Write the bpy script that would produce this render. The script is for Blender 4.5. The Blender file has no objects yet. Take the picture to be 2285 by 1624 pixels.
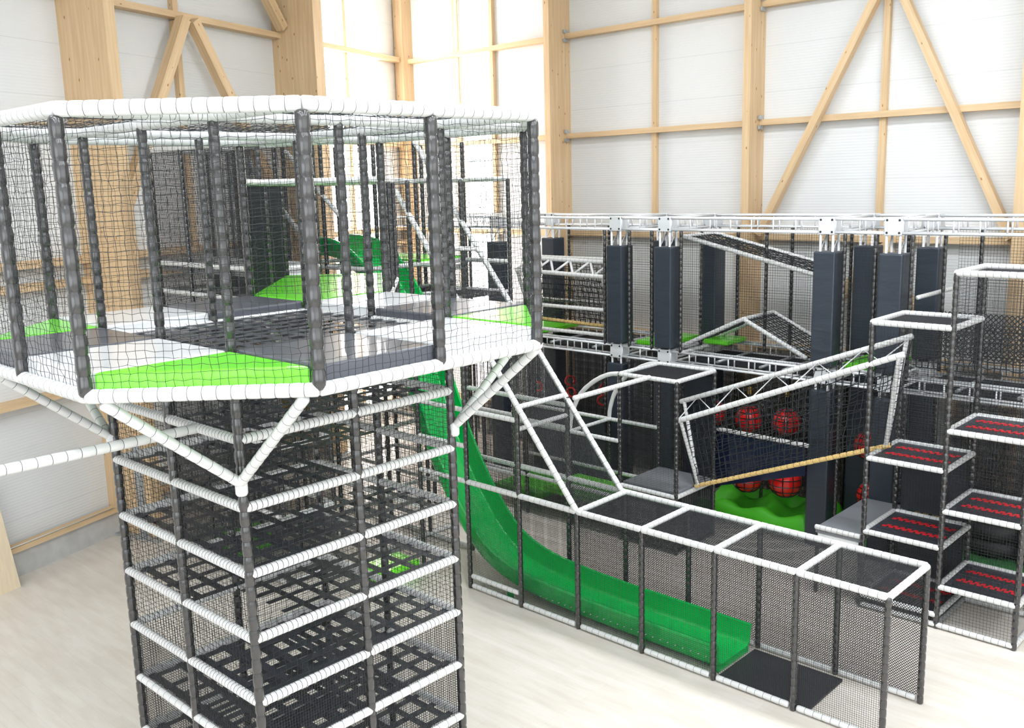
import bpy, math, random
import numpy as np
from mathutils import Vector, Matrix, Quaternion
random.seed(7); RNG = np.random.default_rng(7)
S = bpy.context.scene
COL = S.collection
# ---------------------------------------------------------------- camera
cam = bpy.data.cameras.new('camera'); cam.sensor_width = 36.0; cam.lens = 36.0*2131.72/2285.0
cam.clip_end = 200
co = bpy.data.objects.new('camera', cam); COL.objects.link(co); S.camera = co
_r = Vector((0.727975, 0.685118, -0.025802)); _u = Vector((-0.107827, 0.151575, 0.982547)); _b = Vector((0.677071, -0.712487, 0.184217))
co.matrix_world = Matrix(((_r.x, _u.x, _b.x, 0), (_r.y, _u.y, _b.y, 0), (_r.z, _u.z, _b.z, 7.08), (0, 0, 0, 1)))
# ---------------------------------------------------------------- world, light, exposure
S.view_settings.view_transform = 'Standard'; S.view_settings.look = 'None'
S.view_settings.exposure = 0.12; S.view_settings.gamma = 1.0; S.view_settings.use_curve_mapping = False
w = bpy.data.worlds.new('world'); S.world = w; w.use_nodes = True
w.node_tree.nodes['Background'].inputs[0].default_value = (0.9, 0.95, 1, 1)
w.node_tree.nodes['Background'].inputs[1].default_value = 1.0
CEIL = 13.6
S.cycles.max_bounces = 4; S.cycles.diffuse_bounces = 3; S.cycles.glossy_bounces = 2; S.cycles.transmission_bounces = 1; S.cycles.transparent_max_bounces = 2
S.cycles.use_adaptive_sampling = True; S.cycles.adaptive_threshold = 0.12; S.cycles.adaptive_min_samples = 12; S.cycles.caustics_reflective = False; S.cycles.caustics_refractive = False
def area(name, loc, sx, sy, e, col=(0.89, 0.945, 1.0), rot=(0, 0, 0)):
    l = bpy.data.lights.new(name, 'AREA'); l.shape = 'RECTANGLE'; l.size = sx; l.size_y = sy; l.energy = e; l.color = col
    o = bpy.data.objects.new(name, l); COL.objects.link(o); o.location = loc; o.rotation_euler = rot
    return o
LIGHT_E = 270
for lx in (-10.5, -5, 0.5, 6):
    for ly in (-5, 0.5, 7, 13):
        area('ceiling_lamp', (lx, ly, CEIL-0.16), 3.2, 1.2, LIGHT_E*(0.55 if lx < -8 and ly < 10 else 1.1)*(1.22 if ly > 10 else 1.0))

# unseen fill lights added on the front and right walls, to brighten the hall
area('wall_fill_light', (1.0, -8.85, 6.0), 14.0, 6.0, 650, (0.90, 0.95, 1.0), (math.radians(90), 0, 0))
area('wall_fill_light', (8.85, 4.0, 6.0), 6.0, 18.0, 520, (0.90, 0.95, 1.0), (0, math.radians(90), 0))
# ---------------------------------------------------------------- materials
def mat(name, col, rough=0.5, metal=0.0, noise=None, bump=None, spec=0.5, emit=None, coat=0.0):
    m = bpy.data.materials.new(name); m.use_nodes = True
    nt = m.node_tree; b = nt.nodes['Principled BSDF']
    b.inputs['Base Color'].default_value = (*col, 1); b.inputs['Roughness'].default_value = rough
    b.inputs['Metallic'].default_value = metal
    b.inputs['Specular IOR Level'].default_value = spec
    b.inputs['Coat Weight'].default_value = coat
    if emit:
        b.inputs['Emission Color'].default_value = (*emit[0], 1); b.inputs['Emission Strength'].default_value = emit[1]
    tc = nt.nodes.new('ShaderNodeTexCoord')
    if noise:
        sc, amt, stretch = noise
        mp = nt.nodes.new('ShaderNodeMapping'); mp.inputs['Scale'].default_value = stretch
        nt.links.new(tc.outputs['Object'], mp.inputs[0])
        n = nt.nodes.new('ShaderNodeTexNoise'); n.inputs['Scale'].default_value = sc; n.inputs['Detail'].default_value = 4
        nt.links.new(mp.outputs[0], n.inputs['Vector'])
        r = nt.nodes.new('ShaderNodeValToRGB')
        r.color_ramp.elements[0].position = 0.3; r.color_ramp.elements[1].position = 0.7
        r.color_ramp.elements[0].color = (*[c*(1-amt) for c in col], 1); r.color_ramp.elements[1].color = (*[min(1, c*(1+amt)) for c in col], 1)
        nt.links.new(n.outputs['Fac'], r.inputs[0]); nt.links.new(r.outputs[0], b.inputs['Base Color'])
    if bump:
        sc, st, stretch = bump
        mp = nt.nodes.new('ShaderNodeMapping'); mp.inputs['Scale'].default_value = stretch
        nt.links.new(tc.outputs['Object'], mp.inputs[0])
        n = nt.nodes.new('ShaderNodeTexNoise'); n.inputs['Scale'].default_value = sc
        nt.links.new(mp.outputs[0], n.inputs['Vector'])
        bp = nt.nodes.new('ShaderNodeBump'); bp.inputs['Strength'].default_value = st; bp.inputs['Distance'].default_value = 0.02
        nt.links.new(n.outputs['Fac'], bp.inputs['Height']); nt.links.new(bp.outputs[0], b.inputs['Normal'])
    return m

M = {}
M['white'] = mat('white_vinyl', (0.70, 0.70, 0.69), 0.33)
M['black'] = mat('black_vinyl', (0.026, 0.025, 0.025), 0.22, spec=0.7, coat=0.6)
M['tie'] = mat('dark_tie', (0.03, 0.035, 0.04), 0.4)
M['tiew'] = mat('grey_lacing', (0.13, 0.14, 0.145), 0.5)
M['tieb'] = mat('glossy_tie', (0.02, 0.02, 0.022), 0.15, spec=0.8)
M['net'] = mat('black_net', (0.012, 0.015, 0.018), 0.5)
M['fine'] = mat('fine_black_net', (0.022, 0.024, 0.028), 0.45)
M['strap'] = mat('black_webbing', (0.040, 0.044, 0.054), 0.42, noise=(40, 0.3, (1, 1, 1)))
M['mat_w'] = mat('white_mat', (0.84, 0.85, 0.86), 0.28, bump=(3, 0.1, (1, 1, 1)), coat=0.5)
M['mat_g'] = mat('grey_mat', (0.10, 0.105, 0.125), 0.32, bump=(3, 0.1, (1, 1, 1)), coat=0.4)
M['mat_l'] = mat('lime_mat', (0.16, 0.80, 0.02), 0.28, bump=(3, 0.1, (1, 1, 1)), coat=0.5)
M['slide'] = mat('green_plastic', (0.0, 0.50, 0.085), 0.2, coat=0.4)
M['pad'] = mat('navy_pad', (0.030, 0.039, 0.054), 0.40, bump=(1.6, 1.0, (1.5, 1.5, 3.5)))
M['alu'] = mat('aluminium', (0.76, 0.77, 0.79), 0.32, 0.15)
M['steel'] = mat('galvanised_steel', (0.50, 0.53, 0.55), 0.4, 0.6, noise=(12, 0.15, (1, 1, 1)))
M['red'] = mat('red_rubber', (0.80, 0.015, 0.012), 0.28, coat=0.3)
M['redw'] = mat('red_webbing', (0.75, 0.02, 0.03), 0.5)
M['rope'] = mat('yellow_rope', (0.75, 0.52, 0.20), 0.8, noise=(60, 0.3, (1, 1, 1)))
M['gold'] = mat('yellow_steel', (0.75, 0.45, 0.04), 0.35)
M['hill'] = mat('green_foam', (0.065, 0.47, 0.015), 0.5)
M['turf'] = mat('dark_green_turf', (0.02, 0.16, 0.03), 0.8, noise=(30, 0.4, (1, 1, 1)))
M['navy'] = mat('navy_tarpaulin', (0.012, 0.018, 0.045), 0.18, coat=0.4)
M['slab'] = mat('charcoal_panel', (0.055, 0.06, 0.07), 0.5)
M['greyp'] = mat('grey_platform', (0.22, 0.23, 0.25), 0.55)
M['dark'] = mat('black_mat', (0.02, 0.021, 0.024), 0.55, noise=(80, 0.3, (1, 1, 1)))
M['concrete'] = mat('concrete', (0.55, 0.54, 0.52), 0.85, noise=(3, 0.12, (1, 1, 1)))
M['ply'] = mat('pale_plywood', (0.80, 0.66, 0.47), 0.6, noise=(3, 0.06, (1, 6, 1)))
M['brown'] = mat('brown_rope', (0.22, 0.12, 0.05), 0.8, noise=(30, 0.4, (1, 1, 1)))
M['tyre'] = mat('black_rubber', (0.015, 0.015, 0.016), 0.6)
M['ceil'] = mat('ceiling_white', (0.8, 0.8, 0.78), 0.7)

def wood_mat():
    m = bpy.data.materials.new('spruce_glulam'); m.use_nodes = True; nt = m.node_tree; b = nt.nodes['Principled BSDF']
    b.inputs['Roughness'].default_value = 0.55
    tc = nt.nodes.new('ShaderNodeTexCoord'); mp = nt.nodes.new('ShaderNodeMapping'); mp.inputs['Scale'].default_value = (9, 9, 0.5)
    nt.links.new(tc.outputs['Object'], mp.inputs[0])
    n = nt.nodes.new('ShaderNodeTexNoise'); n.inputs['Scale'].default_value = 1.6; n.inputs['Detail'].default_value = 6
    nt.links.new(mp.outputs[0], n.inputs['Vector'])
    r = nt.nodes.new('ShaderNodeValToRGB'); r.color_ramp.elements[0].position = 0.3; r.color_ramp.elements[1].position = 0.72
    r.color_ramp.elements[0].color = (0.64, 0.44, 0.245, 1); r.color_ramp.elements[1].color = (0.77, 0.57, 0.35, 1)
    nt.links.new(n.outputs['Fac'], r.inputs[0])
    v = nt.nodes.new('ShaderNodeTexVoronoi'); v.inputs['Scale'].default_value = 2.6
    mp2 = nt.nodes.new('ShaderNodeMapping'); mp2.inputs['Scale'].default_value = (2.2, 2.2, 1.0); nt.links.new(tc.outputs['Object'], mp2.inputs[0])
    nt.links.new(mp2.outputs[0], v.inputs['Vector'])
    kr = nt.nodes.new('ShaderNodeValToRGB'); kr.color_ramp.elements[0].position = 0.06; kr.color_ramp.elements[1].position = 0.11
    kr.color_ramp.elements[0].color = (1, 1, 1, 1); kr.color_ramp.elements[1].color = (0, 0, 0, 1)
    nt.links.new(v.outputs['Distance'], kr.inputs[0])
    mx = nt.nodes.new('ShaderNodeMix'); mx.data_type = 'RGBA'
    mx.inputs[7].default_value = (0.33, 0.15, 0.045, 1)
    nt.links.new(kr.outputs[0], mx.inputs[0]); nt.links.new(r.outputs[0], mx.inputs[6]); nt.links.new(mx.outputs[2], b.inputs['Base Color'])
    return m
M['wood'] = wood_mat()

def wall_mat(name, col):
    m = bpy.data.materials.new(name); m.use_nodes = True; nt = m.node_tree; b = nt.nodes['Principled BSDF']
    b.inputs['Roughness'].default_value = 0.45
    tc = nt.nodes.new('ShaderNodeTexCoord'); sp = nt.nodes.new('ShaderNodeSeparateXYZ'); nt.links.new(tc.outputs['Object'], sp.inputs[0])
    mu = nt.nodes.new('ShaderNodeMath'); mu.operation = 'MULTIPLY'; mu.inputs[1].default_value = 2*math.pi/0.06; nt.links.new(sp.outputs['Z'], mu.inputs[0])
    si = nt.nodes.new('ShaderNodeMath'); si.operation = 'SINE'; nt.links.new(mu.outputs[0], si.inputs[0])
    bp = nt.nodes.new('ShaderNodeBump'); bp.inputs['Strength'].default_value = 0.12; bp.inputs['Distance'].default_value = 0.01
    nt.links.new(si.outputs[0], bp.inputs['Height']); nt.links.new(bp.outputs[0], b.inputs['Normal'])
    wv = nt.nodes.new('ShaderNodeTexNoise'); wv.inputs['Scale'].default_value = 0.7; nt.links.new(tc.outputs['Object'], wv.inputs['Vector'])
    # seams between the metre-high panels
    md = nt.nodes.new('ShaderNodeMath'); md.operation = 'FRACT'; nt.links.new(sp.outputs['Z'], md.inputs[0])
    lt = nt.nodes.new('ShaderNodeMath'); lt.operation = 'LESS_THAN'; lt.inputs[1].default_value = 0.012; nt.links.new(md.outputs[0], lt.inputs[0])
    mx = nt.nodes.new('ShaderNodeMix'); mx.data_type = 'RGBA'
    mx.inputs[6].default_value = (*col, 1); mx.inputs[7].default_value = (*[c*0.86 for c in col], 1)
    nt.links.new(lt.outputs[0], mx.inputs[0]); nt.links.new(mx.outputs[2], b.inputs['Base Color'])
    return m
M['wall'] = wall_mat('white_sandwich_panel', (0.79, 0.795, 0.79))

def floor_mat():
    m = bpy.data.materials.new('pale_plank_vinyl'); m.use_nodes = True; nt = m.node_tree; b = nt.nodes['Principled BSDF']
    b.inputs['Roughness'].default_value = 0.42
    tc = nt.nodes.new('ShaderNodeTexCoord')
    br = nt.nodes.new('ShaderNodeTexBrick'); br.inputs['Scale'].default_value = 1.0
    br.inputs['Brick Width'].default_value = 1.3; br.inputs['Row Height'].default_value = 0.2; br.inputs['Mortar Size'].default_value = 0.002
    br.inputs['Color1'].default_value = (0.76, 0.71, 0.645, 1); br.inputs['Color2'].default_value = (0.73, 0.675, 0.605, 1); br.inputs['Mortar'].default_value = (0.66, 0.60, 0.53, 1)
    nt.links.new(tc.outputs['Object'], br.inputs['Vector'])
    mp = nt.nodes.new('ShaderNodeMapping'); mp.inputs['Scale'].default_value = (0.9, 4.5, 1); nt.links.new(tc.outputs['Object'], mp.inputs[0])
    n = nt.nodes.new('ShaderNodeTexNoise'); n.inputs['Scale'].default_value = 1.3; n.inputs['Detail'].default_value = 5; nt.links.new(mp.outputs[0], n.inputs['Vector'])
    r = nt.nodes.new('ShaderNodeValToRGB'); r.color_ramp.elements[0].position = 0.28; r.color_ramp.elements[1].position = 0.62
    r.color_ramp.elements[0].color = (0.89, 0.86, 0.83, 1); r.color_ramp.elements[1].color = (1, 1, 1, 1)
    nt.links.new(n.outputs['Fac'], r.inputs[0])
    mx = nt.nodes.new('ShaderNodeMix'); mx.data_type = 'RGBA'; mx.blend_type = 'MULTIPLY'; mx.inputs[0].default_value = 1
    nt.links.new(br.outputs['Color'], mx.inputs[6]); nt.links.new(r.outputs[0], mx.inputs[7]); nt.links.new(mx.outputs[2], b.inputs['Base Color'])
    return m
M['floor'] = floor_mat()
M['pane'] = mat('bright_daylight_pane', (0.9, 0.9, 0.9), 0.6, emit=((1, 0.985, 0.97), 8.0))
M['lampface'] = mat('lamp_diffuser', (0.9, 0.9, 0.9), 0.6, emit=((1, 0.98, 0.95), 3.0))

# ---------------------------------------------------------------- object helpers
def V3(p): return np.asarray(p, float)
class Thing:
    def __init__(self, ob): self.o = ob; self.loc = V3(ob.location)
def thing(name, label, cat, loc, group=None):
    o = bpy.data.objects.new(name, None); COL.objects.link(o); o.location = loc; o.empty_display_size = 0.2
    o['label'] = label; o['category'] = cat
    if group: o['group'] = group
    return Thing(o)
def tag(o, label, cat, group=None):
    o['label'] = label; o['category'] = cat
    if group: o['group'] = group
    return o
def link(name, me, parent=None, loc=(0, 0, 0), rot=None, scale=None, label=None):
    o = bpy.data.objects.new(name, me); COL.objects.link(o)
    l = V3(loc)
    if parent is not None:
        o.parent = parent.o; l = l - parent.loc
    o.location = l
    if rot is not None:
        o.rotation_mode = 'QUATERNION'; o.rotation_quaternion = rot
    if scale is not None: o.scale = scale
    if label: o['label'] = label
    return o
def mesh(name, v, f, mats, smooth=False, idx=None):
    me = bpy.data.meshes.new(name); me.from_pydata([tuple(x) for x in v] if not isinstance(v, np.ndarray) else v.tolist(), [], f if not isinstance(f, np.ndarray) else f.tolist())
    for m in (mats if isinstance(mats, (list, tuple)) else [mats]): me.materials.append(m)
    if smooth: me.polygons.foreach_set('use_smooth', [True]*len(me.polygons))
    if idx is not None: me.polygons.foreach_set('material_index', idx)
    me.update(); return me
def zquat(d):
    d = Vector(d); return Vector((0, 0, 1)).rotation_difference(d)
CACHE = {}
def tube_mesh(L, r, kind, pitch, sides, closed):
    key = ('t', round(L, 2), r, kind, pitch, sides)
    if key in CACHE: return CACHE[key]
    n = max(1, int(round(L/pitch))); p = L/n
    zs = []; rs = []; mi = []
    tw = 0.005 if kind == 'b' else 0.003
    lo, mid = {'b': (0.85, 0.97), 'w': (0.935, 0.985), 'r': (0.9, 1.0)}.get(kind, (0.955, 1.0))
    for i in range(n):
        z0 = i*p
        if i == 0: zs += [0.0]; rs += [r*0.75]
        else: zs += [z0+tw]; rs += [r*lo]
        mi.append(0)
        zs += [z0+p*0.14, z0+p*0.5, z0+p*0.86]; rs += [r*mid, r, r*mid]; mi += [0, 0, 0]
        if i < n-1: zs += [z0+p-tw]; rs += [r*lo]; mi.append(1)
        else: zs += [L]; rs += [r*0.75]; mi.append(0)
    a = np.arange(sides)*2*math.pi/sides
    c = np.stack([np.cos(a), np.sin(a)], 1)
    v = np.concatenate([np.column_stack([c*rr, np.full(sides, z)]) for z, rr in zip(zs, rs)])
    f = []; idx = []
    k = len(zs)
    for i in range(k-1):
        for j in range(sides):
            j2 = (j+1) % sides
            f.append((i*sides+j, i*sides+j2, (i+1)*sides+j2, (i+1)*sides+j)); idx.append(mi[i])
    f.append(tuple(range(sides))[::-1]); f.append(tuple((k-1)*sides+j for j in range(sides))); idx += [0, 0]
    body = {'b': M['black'], 'w': M['white'], 'l': M['white'], 's': M['alu'], 'r': M['rope']}[kind]
    tie = {'b': M['tieb'], 'w': M['tiew'], 'l': M['tie'], 's': M['alu'], 'r': M['tie']}[kind]
    me = mesh('foam_sleeve', v, f, [body, tie], True, idx); CACHE[key] = me
    return me
def tube(name, p0, p1, parent, kind='w', r=0.05, pitch=None, sides=10, label=None):
    p0 = V3(p0); p1 = V3(p1); d = p1-p0; L = float(np.linalg.norm(d))
    if pitch is None: pitch = 0.125 if kind in 'bw' else 0.06
    me = tube_mesh(L, r, kind, pitch, sides, True)
    return link(name, me, parent, p0, zquat(d/L), label=label)
def rod_mesh(L, r, m, sides=8):
    key = ('r', round(L, 3), r, m.name, sides)
    if key in CACHE: return CACHE[key]
    a = np.arange(sides)*2*math.pi/sides
    v = [(r*math.cos(t), r*math.sin(t), z) for z in (0, L) for t in a]
    f = [(j, (j+1) % sides, sides+(j+1) % sides, sides+j) for j in range(sides)] + [tuple(range(sides))[::-1], tuple(range(sides, 2*sides))]
    me = mesh('rod', v, f, m, True)
    me.polygons[sides].use_smooth = False; me.polygons[sides+1].use_smooth = False
    CACHE[key] = me; return me
def rod(name, p0, p1, parent, m, r=0.02, sides=8, label=None):
    p0 = V3(p0); p1 = V3(p1); d = p1-p0; L = float(np.linalg.norm(d))
    return link(name, rod_mesh(L, r, m, sides), parent, p0, zquat(d/L), label=label)
def box_mesh(sx, sy, sz, m, bev=0.0):
    key = ('b', round(sx, 3), round(sy, 3), round(sz, 3), m.name, bev)
    if key in CACHE: return CACHE[key]
    if bev <= 0:
        v = [(x*sx/2, y*sy/2, z*sz/2) for z in (-1, 1) for x, y in ((-1, -1), (1, -1), (1, 1), (-1, 1))]
        f = [(3, 2, 1, 0), (4, 5, 6, 7)] + [(i, (i+1) % 4, 4+(i+1) % 4, 4+i) for i in range(4)]
        me = mesh('box', v, f, m)
    else:
        import bmesh
        bm = bmesh.new(); bmesh.ops.create_cube(bm, size=1); bmesh.ops.scale(bm, vec=(sx, sy, sz), verts=bm.verts)
        bmesh.ops.bevel(bm, geom=bm.edges[:], offset=bev, segments=2, affect='EDGES', profile=0.5)
        me = bpy.data.meshes.new('box'); bm.to_mesh(me); bm.free(); me.materials.append(m)
    CACHE[key] = me; return me
def box(name, c, s, parent, m, bev=0.0, rot=None, label=None):
    return link(name, box_mesh(*s, m, bev), parent, c, rot, label=label)
def beam(name, p0, p1, parent, m, w_, h_, up=(0, 0, 1), label=None):
    """box of section w_ x h_ from p0 to p1; local Z is its length"""
    p0 = Vector(p0); p1 = Vector(p1); d = (p1-p0); L = d.length; z = d.normalized()
    up = Vector(up); x = up.cross(z)
    if x.length < 1e-4: x = Vector((1, 0, 0)).cross(z)
    x.normalize(); y = z.cross(x)
    q = Matrix(((x.x, y.x, z.x), (x.y, y.y, z.y), (x.z, y.z, z.z))).to_quaternion()
    return link(name, box_mesh(w_, h_, L, m), parent, (p0+p1)/2, q, label=label)
def prism(name, poly, z0, z1, parent, m, label=None, bev=0.012):
    import bmesh
    bm = bmesh.new(); off = parent.loc if parent else V3((0, 0, 0))
    vs = [bm.verts.new((x-off[0], y-off[1], z0-off[2])) for x, y in poly]
    f = bm.faces.new(vs); ex = bmesh.ops.extrude_face_region(bm, geom=[f])
    bmesh.ops.translate(bm, vec=(0, 0, z1-z0), verts=[g for g in ex['geom'] if isinstance(g, bmesh.types.BMVert)])
    bmesh.ops.recalc_face_normals(bm, faces=bm.faces)
    if bev: bmesh.ops.bevel(bm, geom=bm.edges[:], offset=bev, segments=2, affect='EDGES', profile=0.5)
    me = bpy.data.meshes.new('prism'); bm.to_mesh(me); bm.free(); me.materials.append(m)
    o = bpy.data.objects.new(name, me); COL.objects.link(o)
    if parent: o.parent = parent.o
    if label: o['label'] = label
    return o
def net(name, c00, c10, c11, c01, parent, cell=(0.07, 0.07), th=0.002, m=None, jit=0.0, sag=0.0, label=None, diag=False):
    m = m or M['net']
    off = parent.loc if parent else V3((0, 0, 0))
    A, B, Cc, D = [V3(c)-off for c in (c00, c10, c11, c01)]
    lu = max(np.linalg.norm(B-A), np.linalg.norm(Cc-D)); lv = max(np.linalg.norm(D-A), np.linalg.norm(Cc-B))
    nu = max(1, int(round(lu/cell[0]))); nv = max(1, int(round(lv/cell[1])))
    nrm = np.cross(B-A, D-A); nrm = nrm/(np.linalg.norm(nrm)+1e-9)
    def strands(us, vs):   # arrays (strand, point)
        u = us[..., None]; v = vs[..., None]
        P = A*(1-u)*(1-v)+B*u*(1-v)+Cc*u*v+D*(1-u)*v
        if sag: P = P + np.array([0, 0, -1.0])*sag*np.sin(np.pi*u)*np.sin(np.pi*v)
        return P
    Vs = []; Fs = []; base = 0
    if jit > 0 or sag:
        gu, gv = np.meshgrid(np.linspace(0, 1, nu+1), np.linspace(0, 1, nv+1), indexing='ij')
        P = strands(gu, gv)
        if jit: P[1:-1, 1:-1] += RNG.normal(0, jit, P[1:-1, 1:-1].shape)
        groups = [P, np.swapaxes(P, 0, 1)]
    elif diag:
        us = []; vs = []
        n1 = nu+nv
        for k in range(1, n1):
            # lines u*nu - v*nv = k - nv  and mirrored
            t = k-nv
            u0, u1 = max(0, t)/nu, min(nu, t+nv)/nu
            v0, v1 = (u0*nu-t)/nv, (u1*nu-t)/nv
            lu_ = np.linspace(u0, u1, 9); lv_ = np.linspace(v0, v1, 9); us += [lu_, lu_]; vs += [lv_, 1-lv_]
        groups = [strands(np.array(us), np.array(vs))]
    else:
        u1 = np.linspace(0, 1, nu+1); v1 = np.linspace(0, 1, nv+1)
        g1 = strands(np.repeat(u1[:, None], 2, 1), np.repeat(np.array([[0., 1.]]), nu+1, 0))
        g2 = strands(np.repeat(np.array([[0., 1.]]), nv+1, 0), np.repeat(v1[:, None], 2, 1))
        groups = [g1, g2]
    for P in groups:
        ns, npt = P.shape[:2]
        d = P[:, -1]-P[:, 0]; ln = np.linalg.norm(d, axis=1, keepdims=True); keep = ln[:, 0] > 1e-3
        P = P[keep]; d = d[keep]/ln[keep]; ns = len(P)
        if ns == 0: continue
        a = np.repeat(nrm[None], ns, 0); b = np.cross(d, a); b /= (np.linalg.norm(b, axis=1, keepdims=True)+1e-9)
        offs = np.stack([a*th, (-0.5*a+0.866*b)*th, (-0.5*a-0.866*b)*th], 1)     # ns,3,3
        W = P[:, :, None, :]+offs[:, None, :, :]
        Vs.append(W.reshape(-1, 3))
        s = np.arange(ns)[:, None, None]*npt*3; q = np.arange(npt-1)[None, :, None]*3; j = np.arange(3)[None, None, :]; j2 = (j+1) % 3
        F = np.stack([s+q+j, s+q+j2, s+q+3+j2, s+q+3+j], -1).reshape(-1, 4)+base
        Fs.append(F); base += ns*npt*3
    me = bpy.data.meshes.new('net')
    v = np.concatenate(Vs); f = np.concatenate(Fs)
    me.vertices.add(len(v)); me.vertices.foreach_set('co', v.ravel())
    me.loops.add(len(f)*4); me.loops.foreach_set('vertex_index', f.ravel())
    me.polygons.add(len(f)); me.polygons.foreach_set('loop_start', np.arange(len(f))*4); me.polygons.foreach_set('loop_total', np.full(len(f), 4))
    me.update(calc_edges=True); me.materials.append(m)
    o = bpy.data.objects.new(name, me); COL.objects.link(o)
    if parent: o.parent = parent.o
    if label: o['label'] = label
    return o
def torus_mesh(R, r, m, n=32, k=10):
    v = []; f = []
    for i in range(n):
        a = 2*math.pi*i/n
        for j in range(k):
            b = 2*math.pi*j/k; v.append(((R+r*math.cos(b))*math.cos(a), (R+r*math.cos(b))*math.sin(a), r*math.sin(b)))
    for i in range(n):
        for j in range(k): f.append((i*k+j, ((i+1) % n)*k+j, ((i+1) % n)*k+(j+1) % k, i*k+(j+1) % k))
    return mesh('torus', v, f, m, True)
def path_tube(name, pts, r, parent, kind='w', sides=10, label=None, m=None):
    """bent foam tube along a polyline"""
    off = parent.loc if parent else V3((0, 0, 0))
    P = [V3(p)-off for p in pts]; v = []; f = []; idx = []
    n = len(P)
    for i in range(n):
        t = P[min(i+1, n-1)]-P[max(i-1, 0)]; t /= np.linalg.norm(t)
        a = np.cross(t, (0, 0, 1.0))
        if np.linalg.norm(a) < 1e-3: a = np.cross(t, (0, 1.0, 0))
        a /= np.linalg.norm(a); b = np.cross(t, a)
        rr = r*(0.93 if (i % 3 == 0 and 0 < i < n-1) else 1)
        for j in range(sides):
            an = 2*math.pi*j/sides; v.append(P[i]+rr*(a*math.cos(an)+b*math.sin(an)))
    for i in range(n-1):
        for j in range(sides): f.append((i*sides+j, i*sides+(j+1) % sides, (i+1)*sides+(j+1) % sides, (i+1)*sides+j)); idx.append(0)
    f.append(tuple(range(sides))); f.append(tuple((n-1)*sides+j for j in range(sides))[::-1]); idx += [0, 0]
    me = mesh('bent_tube', v, f, m or (M['white'] if kind == 'w' else M['black']), True, idx)
    o = bpy.data.objects.new(name, me); COL.objects.link(o)
    if parent: o.parent = parent.o
    if label: o['label'] = label
    return o
def sub(o, part):
    o.location = o.location-part.location; o.parent = part; return o
def struct(o):
    o['kind'] = 'structure'; return o

# ================================================================ ROOM
XR, YF = 9.0, -9.0
YB = 20.45                                  # back wall plane
DL = V3((-0.3218, 0.9468, 0)); NL = V3((0.9468, 0.3218, 0)); ML = V3((-19.02, 6.88, 0)) - NL*0.25   # left wall frame
def LW(s, d, z): return ML+DL*s+NL*d+V3((0, 0, z))
s_c = (YB-ML[1])/DL[1]; COR = ML+DL*s_c      # corner of left and back wall
s_f = (YF-ML[1])/DL[1]; FL = ML+DL*s_f
fl = prism('floor', [(FL[0]-0.3, YF), (XR, YF), (XR, YB), (COR[0]-0.3, YB)], -0.2, 0.0, None, M['floor'], bev=0); struct(fl)
ce = prism('ceiling', [(FL[0]-0.3, YF), (XR, YF), (XR, YB), (COR[0]-0.3, YB)], CEIL, CEIL+0.2, None, M['ceil'], bev=0); struct(ce)
for i, lamp in enumerate([o for o in S.objects if o.type == 'LIGHT' and o.name.startswith('ceiling_lamp')]):
    lx, ly = lamp.location.x, lamp.location.y
    b = box('lamp_housing', (lx, ly, CEIL-0.08), (3.3, 1.3, 0.14), None, M['alu']); b.parent = ce; b.location = (lx, ly, CEIL-0.07)

def wall_box(name, p0, p1, thick_dir, z0, z1, m, t=0.25, parent=None):
    p0 = V3(p0); p1 = V3(p1); n = V3(thick_dir)*t
    poly = [p0[:2], p1[:2], (p1+n)[:2], (p0+n)[:2]]
    o = prism(name, [tuple(p) for p in poly], z0, z1, parent, m, bev=0)
    return o
wb = thing('wall_back', 'white panel wall at the back of the hall', 'wall', (-10, YB, 0)); struct(wb.o); del wb.o['category']
wl = thing('wall_left', 'white panel wall with deep timber columns on the left', 'wall', tuple(LW(4, 0, 0))); struct(wl.o); del wl.o['category']
wr = prism('wall_right', [(XR, YF), (XR+0.25, YF), (XR+0.25, YB+0.3), (XR, YB+0.3)], 0, CEIL, None, M['wall'], bev=0); struct(wr)
wf = prism('wall_front', [(FL[0]-0.3, YF-0.25), (XR, YF-0.25), (XR, YF), (FL[0]-0.3, YF)], 0, CEIL, None, M['wall'], bev=0); struct(wf)
# back wall panels around the tall daylight strip
WX0, WX1 = -21.25, -19.95
def bw(x0, x1, z0, z1): return wall_box('wall_panel', (x0, YB, 0), (x1, YB, 0), (0, 1, 0), z0, z1, M['wall'], parent=wb)
bw(COR[0]-0.5, WX0, 0, CEIL); bw(WX1, XR, 0, CEIL); bw(WX0, WX1, 0, 0.6); bw(WX0, WX1, 12.6, CEIL)
win = thing('window_1', 'tall narrow daylight strip glowing in the back wall', 'window', ((WX0+WX1)/2, YB, 0.6)); struct(win.o); del win.o['category']
for k in range(5):
    z0 = 0.6+k*2.4; box('pane', ((WX0+WX1)/2, YB+0.1, z0+1.2), (WX1-WX0-0.06, 0.03, 2.36), win, M['pane'])
for x in (WX0+0.03, WX1-0.03): beam('window_frame', (x, YB+0.07, 0.6), (x, YB+0.07, 12.6), win, M['white'], 0.08, 0.1, (0, 1, 0))
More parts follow.
